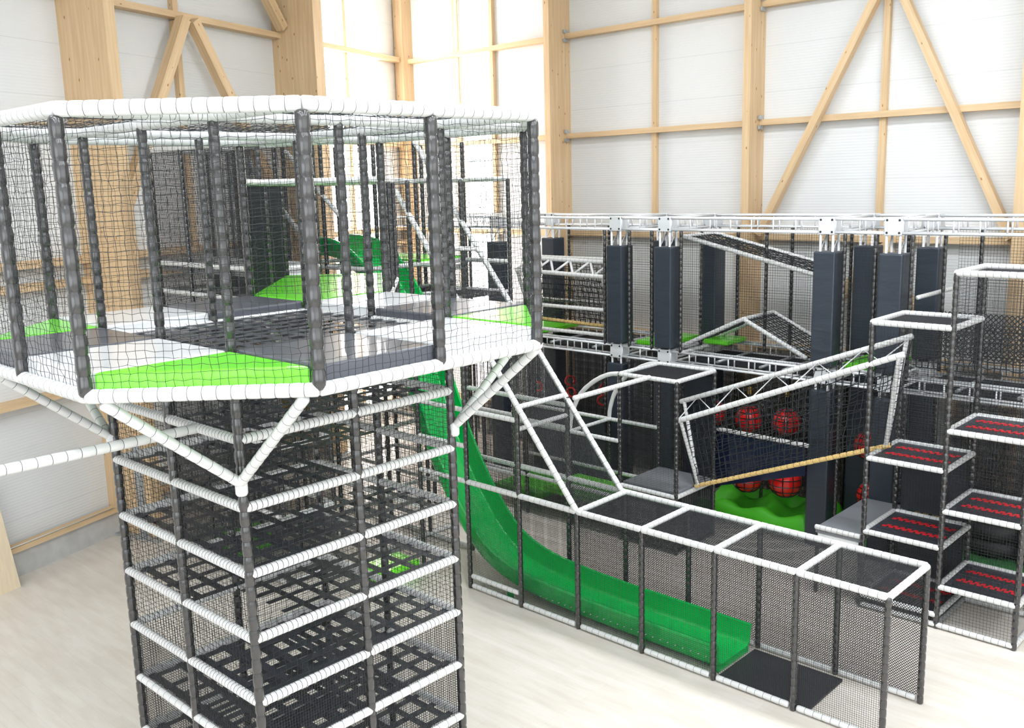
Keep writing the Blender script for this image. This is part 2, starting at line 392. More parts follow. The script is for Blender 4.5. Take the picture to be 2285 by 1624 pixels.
# left wall panels around the daylight window next to the corner
LS0, LS1 = 10.1, 13.0
def lwp(s0, s1, z0, z1): return wall_box('wall_panel', LW(s0, 0, 0), LW(s1, 0, 0), -NL, z0, z1, M['wall'], parent=wl)
lwp(s_f, LS0, 0, CEIL); lwp(LS1, s_c+0.1, 0, CEIL); lwp(LS0, LS1, 0, 0.6); lwp(LS0, LS1, 12.6, CEIL)
win2 = thing('window_2', 'bright daylight window in the left wall beside the corner', 'window', tuple(LW((LS0+LS1)/2, 0, 0.6))); struct(win2.o); del win2.o['category']
for k in range(5):
    for j in range(2):
        sa = LS0+j*(LS1-LS0)/2; sb = sa+(LS1-LS0)/2
        beam('pane', LW((sa+sb)/2, -0.1, 0.62+k*2.4), LW((sa+sb)/2, -0.1, 0.6+k*2.4+2.37), win2, M['pane'], 0.03, (sb-sa)-0.06, tuple(DL))
w3 = thing('fill_panel_front', 'long white panel band added behind the front fill light', 'window', (1, YF, 3)); struct(w3.o); del w3.o['category']
for k in range(7): box('pane', (-5+k*2.0, YF+0.03, 6.0), (1.94, 0.03, 6.0), w3, M['white'])  # plain white panels, out of view, added to back the front fill light
w4 = thing('fill_panel_right', 'long white panel band added behind the right fill light', 'window', (XR, 4, 3)); struct(w4.o); del w4.o['category']
for k in range(9): box('pane', (XR-0.03, -4+k*2.0, 6.0), (0.03, 1.94, 6.0), w4, M['white'])  # same added backing for the fill light on the right wall
# timber on the back wall
def btimber(name, x0, z0, x1, z1, wd, dp, y, up): return beam(name, (x0, y, z0), (x1, y, z1), wb, M['wood'], wd, dp, up)
for xc, ya in ((-17.1, 19.6), (-11.34, 19.8), (-5.55, 19.8), (0.2, 19.8), (6, 19.8)):
    beam('timber_column', (xc, (ya+YB)/2, 0), (xc, (ya+YB)/2, CEIL), wb, M['wood'], 0.19, YB-ya, (0, 1, 0))
beam('timber_column', (COR[0]+0.36, YB-0.2, 0), (COR[0]+0.36, YB-0.2, CEIL), wb, M['wood'], 0.40, 0.40, (0, 1, 0))
bays = [(COR[0]+0.5, -17.2), (-17.0, -11.43), (-11.24, -5.65), (-5.45, 0.1)]
for x0, x1 in bays:
    for zg in (0.55, 3.2, 5.74, 8.33, 10.9):
        beam('timber_girt', (x0, YB-0.11, zg), (x1, YB-0.11, zg), wb, M['wood'], 0.22, 0.13)
    if x0 > -20:
        xm = (x0+x1)/2
        zs = (0.6, 3.2, 5.74, 8.33, 10.9, CEIL)
        for a, b in zip(zs[:-1], zs[1:]): beam('timber_stud', (xm, YB-0.06, a+0.06), (xm, YB-0.06, b-0.06), wb, M['wood'], 0.13, 0.12, (0, 1, 0))
for x in (WX0-0.1, WX1+0.12):
    beam('timber_stud', (x, YB-0.06, 0.6), (x, YB-0.06, CEIL), wb, M['wood'], 0.12, 0.12, (0, 1, 0))
x0, x1 = -11.24, -5.65; xm = (x0+x1)/2+0.12
for za, zb in ((5.8, 10.95), (0.6, 5.68)):
    for sx, xe in ((-0.12, x0+0.1), (0.12, x1-0.1)):
        beam('timber_brace', (xe, YB-0.30, za), (xm+sx, YB-0.30, zb), wb, M['wood'], 0.16, 0.21, (0, 1, 0))
for xc in (-17.0, -11.24):
    for zg in (8.33, 10.9):
        for dz in (0.11, -0.11): box('steel_bracket', (xc+0.03, YB-0.22, zg+dz), (0.05, 0.16, 0.09), wb, M['steel'])
# timber on the left wall
LC = [(1.45, 1.25, 0.27), (8.05, 1.30, 0.38)]
for s, d, wd in LC:
    beam('timber_column', LW(s+wd/2, d/2, 0), LW(s+wd/2, d/2, CEIL), wl, M['wood'], d, wd, tuple(DL))
    for k in range(6): pass
    beam('steel_shoe', LW(s-0.012, 0.95, 0), LW(s-0.012, 0.95, 2.1), wl, M['steel'], 0.22, 0.02, tuple(DL))
    beam('steel_base_plate', LW(s+wd/2, 0.7, 0), LW(s+wd/2, 0.7, 0.05), wl, M['steel'], 1.5, 0.55, tuple(DL))
for s0, s1 in ((-9, 1.45), (1.72, 8.05), (8.43, s_c-0.3)):
    for zg in (3.25, 5.4, 5.83, 8.4, 10.95):
        beam('timber_girt', LW(s0, 0.14, zg), LW(s1, 0.14, zg), wl, M['wood'], 0.28, 0.14)
    beam('timber_sill', LW(s0, 0.2, 0.55), LW(s1, 0.2, 0.55), wl, M['wood'], 0.24, 0.1)
    beam('concrete_plinth', LW(s0, 0.12, 0.25), LW(s1, 0.12, 0.25), wl, M['concrete'], 0.26, 0.5)
sm = 4.6
for za, zb in ((5.9, 10.85), (10.98, CEIL)):
    beam('timber_stud', LW(sm-0.05, 0.07, za), LW(sm-0.05, 0.07, zb), wl, M['wood'], 0.14, 0.16, tuple(DL))
for sx, se in ((-0.14, 1.8), (0.14, 7.95)):
    beam('timber_brace', LW(se, 0.42, 5.9), LW(sm+sx, 0.42, 10.85), wl, M['wood'], 0.24, 0.22, tuple(NL))
beam('timber_brace', LW(7.95, 0.42, 11.1), LW(5.9, 0.42, CEIL), wl, M['wood'], 0.24, 0.22, tuple(NL))
for s in (11.15,): beam('timber_stud', LW(s, 0.07, 0.6), LW(s, 0.07, CEIL), wl, M['wood'], 0.14, 0.14, tuple(DL))
cable = rod('cable', LW(-3, 0.3, 0.62), LW(1.3, 0.3, 0.62), wl, M['white'], 0.012)

# leaning plywood sheet at the left edge
pq = thing('plywood_sheet', 'pale plywood sheet leaning at the left edge by the plinth', 'board', (-18.2, 5.3, 0))
_A = V3((-18.19, 5.75, 0)); _B = _A-DL*1.6; _up = V3((0, 0, 2.05))-NL*0.42; _t = NL*0.02
_v = [_A, _B, _B+_up, _A+_up]; _v = [tuple(p-pq.loc) for p in _v]+[tuple(p+_t-pq.loc) for p in _v]
_o = bpy.data.objects.new('sheet', mesh('sheet', _v, [(3, 2, 1, 0), (4, 5, 6, 7), (0, 1, 5, 4), (1, 2, 6, 5), (2, 3, 7, 6), (3, 0, 4, 7)], M['ply'])); COL.objects.link(_o); _o.parent = pq.o

# ================================================================ OCTAGON TOWER
m_ = 1.25; xf, yf = -7.25, 4.17; x0, y1 = xf-2.5, yf+2.5
ZD, ZT = 5.58, 7.70
T = thing('climbing_tower', 'tall climbing tower of stacked strap levels with an octagonal netted deck on top', 'climbing tower', (xf-1.25, yf+1.25, 0))
gx = [x0, x0+m_, xf]; gy = [yf, yf+m_, y1]
inner = [(gx[0], gy[0]), (gx[1], gy[0]), (gx[2], gy[0]), (gx[2], gy[1]), (gx[2], gy[2]), (gx[1], gy[2]), (gx[0], gy[2]), (gx[0], gy[1])]
outer = [(xf, yf-m_), (xf+m_, yf), (xf+m_, yf+m_), (xf+m_, y1), (xf, y1+m_), (xf-m_, y1+m_), (x0, y1+m_), (x0-m_, y1), (x0-m_, yf+m_), (x0-m_, yf), (x0, yf-m_), (xf-m_, yf-m_)]
for p in inner: tube('post', (*p, 0), (*p, ZT-0.02), T, 'b', 0.047, 0.14)
for p in outer: tube('post', (*p, ZD+0.0), (*p, ZT-0.045), T, 'b', 0.056, 0.155, 12)
def ring(pts, z, kind='w', r=0.055, pitch=0.11, name='rail', sides=10):
    for i in range(len(pts)):
        a, b = pts[i], pts[(i+1) % len(pts)]; tube(name, (*a, z), (*b, z), T, kind, r, pitch, sides)
ring(outer, ZD, r=0.058, name='deck_rail', sides=12); ring(outer, ZT, r=0.06, name='top_rail', sides=12)
ring(inner, ZD+0.05, r=0.05, name='inner_rail'); ring(inner, ZT, r=0.055, name='top_rail')
for a, b in ((2, 0), (2, 1), (4, 3), (4, 4), (6, 6), (6, 7), (0, 9), (0, 10)):
    tube('top_rail', (*inner[a], ZT), (*outer[b], ZT), T, 'w', 0.055, 0.11)
for p in outer:   # domed cap where post meets rail
    pass
# mats: squares and lime corner triangles
sq = [((xf-m_, yf-m_), 'w'), ((x0, yf-m_), 'g'), ((x0-m_, yf), 'w'), ((x0-m_, yf+m_), 'g'), ((x0, y1), 'g'), ((xf-m_, y1), 'w'), ((xf, yf+m_), 'w'), ((xf, yf), 'g')]
sq = [((xf-m_, yf-m_), 'w'), ((x0, yf-m_), 'g'), ((x0-m_, yf), 'w'), ((x0-m_, yf+m_), 'g'), ((x0, y1), 'w'), ((xf-m_, y1), 'g'), ((xf, yf+m_), 'w'), ((xf, yf), 'g')]
e = 0.03
for (ax, ay), c in sq:
    prism('deck_mat', [(ax+e, ay+e), (ax+m_-e, ay+e), (ax+m_-e, ay+m_-e), (ax+e, ay+m_-e)], ZD+0.03, ZD+0.18, T, M['mat_'+c], label={'w': 'white padded floor mat', 'g': 'dark grey padded floor mat'}[c], bev=0.02)
for tri in ([(xf+e, yf-e), (xf+e, yf-m_+2*e), (xf+m_-2*e, yf-e)], [(x0-e, yf-e), (x0-m_+2*e, yf-e), (x0-e, yf-m_+2*e)], [(x0-e, y1+e), (x0-e, y1+m_-2*e), (x0-m_+2*e, y1+e)], [(xf+e, y1+e), (xf+m_-2*e, y1+e), (xf+e, y1+m_-2*e)]):
    prism('deck_mat', tri, ZD+0.03, ZD+0.18, T, M['mat_l'], label='lime green triangular floor mat', bev=0.02)
# strap lattices
def lattice(z, holes, T, xa, ya, nx=9, ny=9, w_=0.085, L=2.5, skip=None):
    sp = L/nx
    for i in range(nx):
        for (ax, a0, a1) in (('x', ya, ya+L), ('y', xa, xa+L)):
            c = (xa if ax == 'x' else ya)+sp*(i+0.5)+random.uniform(-0.03, 0.03)
            segs = [(a0, a1)]
            if holes:
                hx, hy = holes  # quadrant open: 0/1 in x and y
                mid = (a0+a1)/2
                if ax == 'x' and ((c > xa+L/2) == bool(hx)): segs = [(a0, mid)] if hy else [(mid, a1)]
                if ax == 'y' and ((c > ya+L/2) == bool(hy)): segs = [(a0, mid)] if hx else [(mid, a1)]
            for s0, s1 in segs:
                Ls = s1-s0; zz = z+(0.006 if ax == 'x' else 0.0)+random.uniform(-0.004, 0.004)
                cc = (c, (s0+s1)/2, zz) if ax == 'x' else ((s0+s1)/2, c, zz)
                box('strap', cc, (w_, Ls, 0.004) if ax == 'x' else (Ls, w_, 0.004), T, M['strap'])
levels = [4.97-0.62*k for k in range(8)]
hol = [(0, 0), (1, 1), (0, 1), (1, 0), (0, 0), (1, 1), (0, 1), (1, 0)]
for z, h in zip(levels, hol):
    for i in range(8):
        a, b = inner[i], inner[(i+1) % 8]
        far = i in (4, 5, 6, 7)
        tube('level_rail', (*a, z), (*b, z), T, 'l' if z > 2.3 else 'w', 0.046, 0.055 if z > 2.3 else 0.12, 8 if far else 10)
    lattice(z-0.02, h if z > 2 else None, T, x0, yf)
lattice(ZD+0.07, None, T, x0, yf, nx=11, w_=0.10)
# nets of the deck
for i in range(12):
    a, b = outer[i], outer[(i+1) % 12]
    net('net_panel', (*a, ZD+0.05), (*b, ZD+0.05), (*b, ZT-0.05), (*a, ZT-0.05), T, (0.068, 0.058), 0.0022, jit=0.005)
zr = ZT+0.035
for (ax, ay), c in sq: net('roof_net', (ax, ay, zr), (ax+m_, ay, zr), (ax+m_, ay+m_, zr), (ax, ay+m_, zr), T, (0.07, 0.07), 0.0026, sag=0.03, jit=0.003)
net('roof_net', (x0, yf, zr), (xf, yf, zr), (xf, y1, zr), (x0, y1, zr), T, (0.075, 0.075), 0.0026, sag=0.03, jit=0.003)
for c, p, q in ((inner[2], outer[0], outer[1]), (inner[0], outer[9], outer[10]), (inner[6], outer[6], outer[7]), (inner[4], outer[3], outer[4])):
    net('roof_net', (*c, zr), (*p, zr), ((p[0]+q[0])/2, (p[1]+q[1])/2, zr), (*q, zr), T, (0.075, 0.075), 0.0026)
# nets of the shaft
for k in range(8):
    zt = 5.5 if k == 0 else levels[k-1]-0.04
    zb = levels[k]+0.04
    for i in range(8):
        a, b = inner[i], inner[(i+1) % 8]
        fine = levels[k] < 2.3
        net('net_panel', (*a, zb), (*b, zb), (*b, zt), (*a, zt), T, (0.03, 0.03) if fine else (0.06, 0.055), 0.0028 if fine else 0.0024, m=M['fine'] if fine else None, jit=0 if fine else 0.004)
for i in range(8):
    a, b = inner[i], inner[(i+1) % 8]
    net('net_panel', (*a, 0.05), (*b, 0.05), (*b, levels[-1]), (*a, levels[-1]), T, (0.03, 0.03), 0.0028, m=M['fine'])
# struts from the shaft corners up to the deck edge
zs_ = 4.6
for c, p, q in ((inner[2], outer[0], outer[1]), (inner[0], outer[9], outer[10]), (inner[6], outer[6], outer[7]), (inner[4], outer[3], outer[4])):
    p, q, c = V3((*p, ZD-0.06)), V3((*q, ZD-0.06)), V3((*c, zs_))
    mid = (p+q)/2; out = V3((mid[0]-c[0], mid[1]-c[1], 0)); out /= np.linalg.norm(out)
    for e_ in (p, q):
        e2 = e_+(mid-e_)*0.13
        tube('strut', c+out*0.05, e2, T, 'w', 0.047, 0.12)
    tube('strut_collar', c+out*0.03+V3((0, 0, -0.12)), c+out*0.03+V3((0, 0, 0.03)), T, 'w', 0.056, 0.15)
tube('outrigger_bar', (-7.945, yf, 4.97), (-7.945, 1.2, 4.97), T, 'w', 0.047, 0.12)

# ================================================================ SLIDE CAGE
K = thing('slide_cage', 'long low cage of black posts and white rails netted around the slide run-out', 'play cage', (-8, 11.7, 0))
CX = [-11.71, -10.47, -9.22, -7.97, -6.72, -5.48, -4.27]; CY0, CY1, CZ = 11.1, 12.38, 1.98
for i, x in enumerate(CX):
    for y in (CY0, CY1):
        top = CZ
        if i == 1: top = 3.45
        if i == 0: top = 5.2 if y == CY0 else 4.6
        tube('post', (x, y, 0), (x, y, top), K, 'b', 0.046, 0.125, 8)
for i in range(6):
    a, b = CX[i], CX[i+1]
    for y in (CY0, CY1):
        tube('top_rail', (a, y, CZ), (b, y, CZ), K, 'w', 0.05, 0.125)
        tube('base_rail', (a+0.06, y, 0.06), (b-0.06, y, 0.06), K, 'w', 0.045, 0.125, 8)
        if i > 0:
            net('net_panel', (a, y, 0.1), (b, y, 0.1), (b, y, CZ), (a, y, CZ), K, (0.03, 0.03) if y == CY0 else (0.04, 0.04), 0.0026 if y == CY0 else 0.0056, M['fine'], diag=(y == CY1))
        if i >= 2 and y == CY0:
            net('roof_net', (a, CY0, CZ-0.02), (b, CY0, CZ-0.02), (b, CY1, CZ-0.02), (a, CY1, CZ-0.02), K, (0.035, 0.03), 0.0026, M['fine'])
for x in CX[2:]: tube('cross_bar', (x, CY0, CZ), (x, CY1, CZ), K, 'w', 0.048, 0.125)
tube('base_rail', (CX[0]+0.05, CY0, 0.24), (CX[1]-0.05, CY0, 0.24), K, 'w', 0.045, 0.125, 8)
# rails of the steep part
for y, z, xa, xb in ((CY0, CZ, -12.96, CX[0]), (CY1, CZ, -12.96, CX[0]), (CY0, 3.27, -12.96, CX[1]), (CY1, 3.29, -12.96, CX[1]), (CY1, 2.88, -11.6, CX[1]), (CY0, 2.62, -12.96, CX[0]), (CY0, 4.5, -12.96, CX[0])):
    tube('rail', (xa, y, z), (xb, y, z), K, 'w', 0.046, 0.125, 8)
# slanted net roof over the slide
ra0, ra1 = V3((-9.22, CY0, CZ)), V3((-13.3, CY0, 7.05)); rb0, rb1 = V3((-9.30, CY1, CZ)), V3((-14.2, CY1, 7.95))
tube('slanted_rail', ra0, ra1, K, 'w', 0.05, 0.14); tube('slanted_rail', rb0, rb1, K, 'w', 0.05, 0.14)
rb2 = rb0+(rb1-rb0)*0.83
for t in (0.30, 0.55, 0.8): tube('cross_bar', ra0+(ra1-ra0)*t, rb0+(rb2-rb0)*t, K, 'w', 0.045, 0.1)
tube('cross_bar', (CX[1], CY0, 3.12), (CX[1], CY1, 3.12), K, 'w', 0.04, 0.1)
for t0, t1 in ((0, 0.3), (0.3, 0.55), (0.55, 0.8)):
    net('roof_net', ra0+(ra1-ra0)*t0, ra0+(ra1-ra0)*t1, rb0+(rb2-rb0)*t1, rb0+(rb2-rb0)*t0, K, (0.045, 0.045), 0.0030, M['fine'], diag=True)
for i in (0,):
    for y in (CY0, CY1):
        net('net_panel', (CX[0], y, 0.1), (CX[1], y, 0.1), (CX[1], y, 3.27), (CX[0], y, 3.27), K, (0.03, 0.03), 0.0028, M['fine'])

# ================================================================ SLIDE
def catmull(P, n=10):
    P = [V3(p) for p in P]; P = [2*P[0]-P[1]]+P+[2*P[-1]-P[-2]]; out = []
    for i in range(1, len(P)-2):
        for k in range(n):
            t = k/n; p0_, p1_, p2_, p3_ = P[i-1:i+3]
            out.append(0.5*((2*p1_)+(-p0_+p2_)*t+(2*p0_-5*p1_+4*p2_-p3_)*t*t+(-p0_+3*p1_-3*p2_+p3_)*t**3))
    out.append(P[-2]); return out
SL = thing('slide', 'glossy green plastic free-fall slide curving down inside the netted cage', 'slide', (-9, 11.74, 0))
prof = catmull([(-16.4, 5.86), (-15.4, 5.78), (-14.75, 5.45), (-14.2, 4.85), (-13.75, 4.05), (-13.35, 3.1), (-12.9, 2.15), (-12.35, 1.3), (-11.75, 0.66), (-11.1, 0.34), (-10.3, 0.2), (-9.2, 0.14), (-8, 0.13), (-6.75, 0.12)])
sec = [(-0.44, 0.30), (-0.425, 0.07), (-0.39, 0.012), (-0.33, 0.0), (0.33, 0.0), (0.39, 0.012), (0.425, 0.07), (0.44, 0.30), (0.44, 0.32), (0.48, 0.33), (0.50, 0.30), (0.49, 0.26), (0.46, 0.05), (0.40, -0.04), (-0.40, -0.04), (-0.46, 0.05), (-0.49, 0.26), (-0.50, 0.30), (-0.48, 0.33), (-0.44, 0.32)]
vv = []; ff = []; ns = len(sec); nP = len(prof); yc = 11.74
for i, p in enumerate(prof):
    t = prof[min(i+1, nP-1)]-prof[max(i-1, 0)]; t /= np.linalg.norm(t); nrm = V3((-t[1], t[0]))
    if nrm[1] < 0 and abs(nrm[1]) > 0.3: nrm = -nrm
    for a, h in sec:
        vv.append((p[0]+nrm[0]*h+9, yc+a*1.0-11.74, p[1]+nrm[1]*h))
for i in range(nP-1):
    for j in range(ns): ff.append((i*ns+j, i*ns+(j+1) % ns, (i+1)*ns+(j+1) % ns, (i+1)*ns+j))
ff.append(tuple(range(ns))); ff.append(tuple((nP-1)*ns+j for j in range(ns))[::-1])
o = bpy.data.objects.new('chute', mesh('chute', vv, ff, M['slide'], True)); COL.objects.link(o); o.parent = SL.o
import bmesh as _bm
b_ = _bm.new(); b_.from_mesh(o.data); _bm.ops.recalc_face_normals(b_, faces=b_.faces); b_.to_mesh(o.data); b_.free(); o.data.set_sharp_from_angle(angle=math.radians(32))
for x in (-8.1, -10.9): box('support_foot', (x, 11.28, 0.06), (0.12, 0.05, 0.13), SL, M['slide'], 0.01); box('support_foot', (x, 12.2, 0.06), (0.12, 0.05, 0.13), SL, M['slide'], 0.01)
box('end_apron', (-6.78, 11.74, 0.06), (0.06, 0.86, 0.1), SL, M['slide'], 0.012)
for k in range(26):
    x = -10.3+k*0.135; rod('bolt', (x, 11.262, 0.235), (x, 11.235, 0.235), SL, M['alu'], 0.008, 6)
mo = box('landing_mat', (-6.0, 11.72, 0.02), (1.4, 1.06, 0.04), None, M['dark'], 0.01); tag(mo, 'flat black landing mat on the floor at the foot of the green slide', 'mat')

# ================================================================ STEP TOWER (right)
P = thing('step_tower', 'narrow two-bay climbing frame with staggered red and black strap steps at right', 'climbing frame', (-4.9, 15.4, 0))
SX = [-6.15, -4.92, -3.78]; SY = [14.77, 16.05]
for x, top in zip(SX, (4.8, 5.63, 5.63)):
    for y in SY: tube('post', (x, y, 0), (x, y, top), P, 'b', 0.045, 0.125, 8)
def frame(xa, xb, z, T, r=0.047, kind='w'):
    tube('rail', (xa, SY[0], z), (xb, SY[0], z), T, kind, r, 0.1); tube('rail', (xa, SY[1], z), (xb, SY[1], z), T, kind, r, 0.1)
    tube('rail', (xa, SY[0], z), (xa, SY[1], z), T, kind, r, 0.1); tube('rail', (xb, SY[0], z), (xb, SY[1], z), T, kind, r, 0.1)
def step(xa, xb, z):
    frame(xa, xb, z, P)
    n = 11; d = (SY[1]-SY[0]-0.1)/n
    for k in range(n):
        y = SY[0]+0.05+d*(k+0.5)
        box('step_strap', ((xa+xb)/2, y, z+0.0), (xb-xa-0.08, d*0.86, 0.012), P, M['strap'])
    for row in (0.36, 0.70):
        v = []; f = []
        yy = SY[0]+row*(SY[1]-SY[0]); nseg = 9
        for q in range(nseg):
            xc_ = xa+0.12+(xb-xa-0.24)*(q+0.5)/nseg; w2 = (xb-xa-0.24)/nseg*0.30
            for dy, ww in ((-0.03, 0), (0.03, 0.5)):
                xq = xc_+ww*(xb-xa-0.24)/nseg
                if xq+w2 > xb-0.08: continue
                b0 = len(v)
                for zz in (z+0.006, z+0.016):
                    for sx_, sy_ in ((-1, -1), (1, -1), (1, 1), (-1, 1)): v.append((xq+sx_*w2-P.loc[0], yy+dy+sy_*0.03-P.loc[1], zz-P.loc[2]))
                f += [(b0+4, b0+5, b0+6, b0+7)]+[(b0+i, b0+(i+1) % 4, b0+4+(i+1) % 4, b0+4+i) for i in range(4)]
        o = bpy.data.objects.new('red_webbing', mesh('red_webbing', v, f, M['redw'])); COL.objects.link(o); o.parent = P.o; o['label'] = 'zigzag row of red webbing'
for z in (0.22, 1.33, 2.58): step(SX[0], SX[1], z)
for z in (0.70, 1.94, 3.22): step(SX[1], SX[2], z)
frame(SX[0], SX[1], 4.8, P, 0.05); frame(SX[1], SX[2], 5.63, P, 0.05); frame(SX[0], SX[1], 0.06, P, 0.045); frame(SX[1], SX[2], 0.06, P, 0.045)
net('roof_net', (SX[0], SY[0], 4.78), (SX[1], SY[0], 4.78), (SX[1], SY[1], 4.78), (SX[0], SY[1], 4.78), P, (0.03, 0.03), 0.0032, M['fine'])
net('roof_net', (SX[1], SY[0], 5.6), (SX[2], SY[0], 5.6), (SX[2], SY[1], 5.6), (SX[1], SY[1], 5.6), P, (0.03, 0.03), 0.0032, M['fine'])
net('net_panel', (SX[0], SY[1], 0.1), (SX[1], SY[1], 0.1), (SX[1], SY[1], 4.75), (SX[0], SY[1], 4.75), P, (0.05, 0.035), 0.0034, M['fine'])
net('net_panel', (SX[1], SY[1], 0.1), (SX[2], SY[1], 0.1), (SX[2], SY[1], 5.6), (SX[1], SY[1], 5.6), P, (0.045, 0.045), 0.0034, M['fine'])
net('net_panel', (SX[1], SY[0], 4.0), (SX[1], SY[1], 4.0), (SX[1], SY[1], 5.6), (SX[1], SY[0], 5.6), P, (0.06, 0.06), 0.003, M['fine'])
net('net_panel', (SX[0], SY[0], 0.1), (SX[1], SY[0], 0.1), (SX[1], SY[0], 1.3), (SX[0], SY[0], 1.3), P, (0.03, 0.03), 0.003, M['fine'])
net('net_panel', (SX[1], SY[0], 0.1), (SX[2], SY[0], 0.1), (SX[2], SY[0], 5.6), (SX[1], SY[0], 5.6), P, (0.05, 0.05), 0.0022, M['fine'])
net('net_panel', (SX[0], SY[0], 2.6), (SX[1], SY[0], 2.6), (SX[1], SY[0], 4.8), (SX[0], SY[0], 4.8), P, (0.05, 0.05), 0.0022, M['fine'])

# ================================================================ PLATFORM BOX
Q = thing('net_platform', 'grey padded platform in a small netted frame with two bent arch rails', 'play platform', (-10.4, 15.4, 0))
qx0, qx1, qy0, qy1 = -11.08, -9.76, 14.70, 16.03; zp, zt_ = 1.15, 3.40
for x in (qx0, qx1):
    for y in (qy0, qy1): tube('post', (x, y, 0), (x, y, zt_), Q, 'b', 0.044, 0.11, 8)
for z in (zp, zt_):
    tube('rail', (qx0, qy0, z), (qx1, qy0, z), Q, 'w', 0.046, 0.11); tube('rail', (qx0, qy1, z), (qx1, qy1, z), Q, 'w', 0.046, 0.11)
    tube('rail', (qx1, qy0, z), (qx1, qy1, z), Q, 'w', 0.046, 0.11)
tube('rail', (qx0, qy0, zt_), (qx0, qy1, zt_), Q, 'w', 0.046, 0.11)
box('platform_pad', ((qx0+qx1)/2, (qy0+qy1)/2, zp+0.03), (qx1-qx0-0.08, qy1-qy0-0.08, 0.1), Q, M['greyp'], 0.015)
for pa, pb in (((qx0, qy0), (qx1, qy0)), ((qx1, qy0), (qx1, qy1)), ((qx0, qy1), (qx1, qy1))): net('skirt_net', (*pa, 0.08), (*pb, 0.08), (*pb, zp-0.05), (*pa, zp-0.05), Q, (0.028, 0.028), 0.0062, M['fine'])
tube('rail', (qx0, qy0, 0.06), (qx1, qy0, 0.06), Q, 'b', 0.04, 0.12, 8); tube('rail', (qx1, qy0, 0.06), (qx1, qy1, 0.06), Q, 'b', 0.04, 0.12, 8)
box('back_panel', (qx0+0.95, qy1+0.04, 2.2), (0.7, 0.05, 2.1), Q, M['pad'], 0.015)
net('roof_net', (qx0, qy0, zt_-.02), (qx1, qy0, zt_-.02), (qx1, qy1, zt_-.02), (qx0, qy1, zt_-.02), Q, (0.03, 0.03), 0.0034, M['fine'])
net('net_panel', (qx0, qy0, zp), (qx1, qy0, zp), (qx1, qy0, zt_), (qx0, qy0, zt_), Q, (0.035, 0.035), 0.0024, M['fine'])
net('net_panel', (qx0, qy1, zp), (qx1, qy1, zp), (qx1, qy1, zt_), (qx0, qy1, zt_), Q, (0.035, 0.035), 0.004, M['fine'])
for y in (qy0, qy1):
    arc = [(-11.08, y, 3.40), (-11.3, y, 3.37), (-11.55, y, 3.27), (-11.82, y, 3.10), (-12.06, y, 2.88), (-12.24, y, 2.58), (-12.34, y, 2.27), (-12.37, y, 2.04)]
    path_tube('arch_rail', [tuple(p) for p in catmull(arc, 4)], 0.047, Q, label='white rail bent into an arch')
    tube('rail', (-14.9, y, 2.04), (qx0, y, 2.04), Q, 'w', 0.045, 0.11, 8)
    tube('rail', (-14.9, y, 0.87), (qx0, y, 0.87), Q, 'w', 0.045, 0.11, 8)
    for x in (-12.37, -13.6, -14.9): tube('post', (x, y, 0), (x, y, 2.04), Q, 'b', 0.044, 0.11, 8)
    net('net_panel', (-14.9, y, 0.1), (qx0, y, 0.1), (qx0, y, 2.04), (-14.9, y, 2.04), Q, (0.03, 0.03), 0.0036, M['fine'])
tube('rail', (-12.37, qy0, 2.04), (-12.37, qy1, 2.04), Q, 'w', 0.042, 0.11, 8)
tube('rail', (-10.36, CY1+0.05, 3.42), (-10.36, qy0, 3.42), Q, 'w', 0.047, 0.125)
box('inner_mat', (-12.4, (qy0+qy1)/2, 0.62), (1.6, 1.2, 0.12), Q, M['mat_l'], 0.02, label='lime green mat')
box('inner_mat', (-14.0, (qy0+qy1)/2, 0.4), (1.4, 1.2, 0.12), Q, M['hill'], 0.02, label='green mat')
for x in (-13.2, -14.4): box('side_panel', (x, qy1+0.3, 1.0), (0.9, 0.04, 1.9), Q, M['slab'])

# ================================================================ ROPE BRIDGES
def vbridge(name, label, A, B, C_, D_, ra, rb, zig=0.011, cell=0.15, nz=11):
    """near handrail A-B, far handrail C-D, foot rope ra-rb"""
    A, B, C_, D_, ra, rb = map(V3, (A, B, C_, D_, ra, rb))
    Tt = thing(name, label, 'rope bridge', tuple((ra+rb)/2))
    tube('handrail', A, B, Tt, 'w', 0.052, 0.13); tube('handrail', C_, D_, Tt, 'w', 0.052, 0.13)
    tube('foot_rope', ra, rb, Tt, 'r', 0.042, 0.13)
    n = nz
    for k in range(n):
        a = A+(B-A)*(k/n) if k % 2 == 0 else C_+(D_-C_)*(k/n)
        b = C_+(D_-C_)*((k+1)/n) if k % 2 == 0 else A+(B-A)*((k+1)/n)
        rod('zigzag_rod', a, b, Tt, M['alu'] if zig < 0.02 else M['white'], zig, 6)
    net('side_net', A, B, rb, ra, Tt, (cell, cell), 0.0085, M['net'], jit=0.012); net('side_net', C_, D_, rb, ra, Tt, (cell, cell), 0.0085, M['net'], jit=0.012)
    for t in (0.02, 0.98):
        tube('v_pole', A+(B-A)*t, ra+(rb-ra)*t, Tt, 'w', 0.04, 0.08, 8); tube('v_pole', C_+(D_-C_)*t, ra+(rb-ra)*t, Tt, 'w', 0.04, 0.08, 8)
    return Tt
BR = vbridge('rope_bridge', 'sloping v-shaped rope bridge with white handrails between the grey platform and the step tower', (-9.80, 14.77, 2.63), (-5.62, 14.77, 4.34), (-10.5, 15.95, 2.69), (-5.95, 15.95, 4.44), (-9.72, 15.3, 1.24), (-5.98, 15.3, 2.70))
VB = vbridge('rope_bridge', 'level rope bridge with zigzag handrails on the upper storey beside the padded columns', (-15.9, 16.95, 5.05), (-13.2, 16.95, 5.0), (-15.9, 17.22, 5.33), (-13.2, 17.22, 5.3), (-15.9, 17.4, 3.85), (-13.2, 17.4, 3.80), zig=0.03, nz=9)
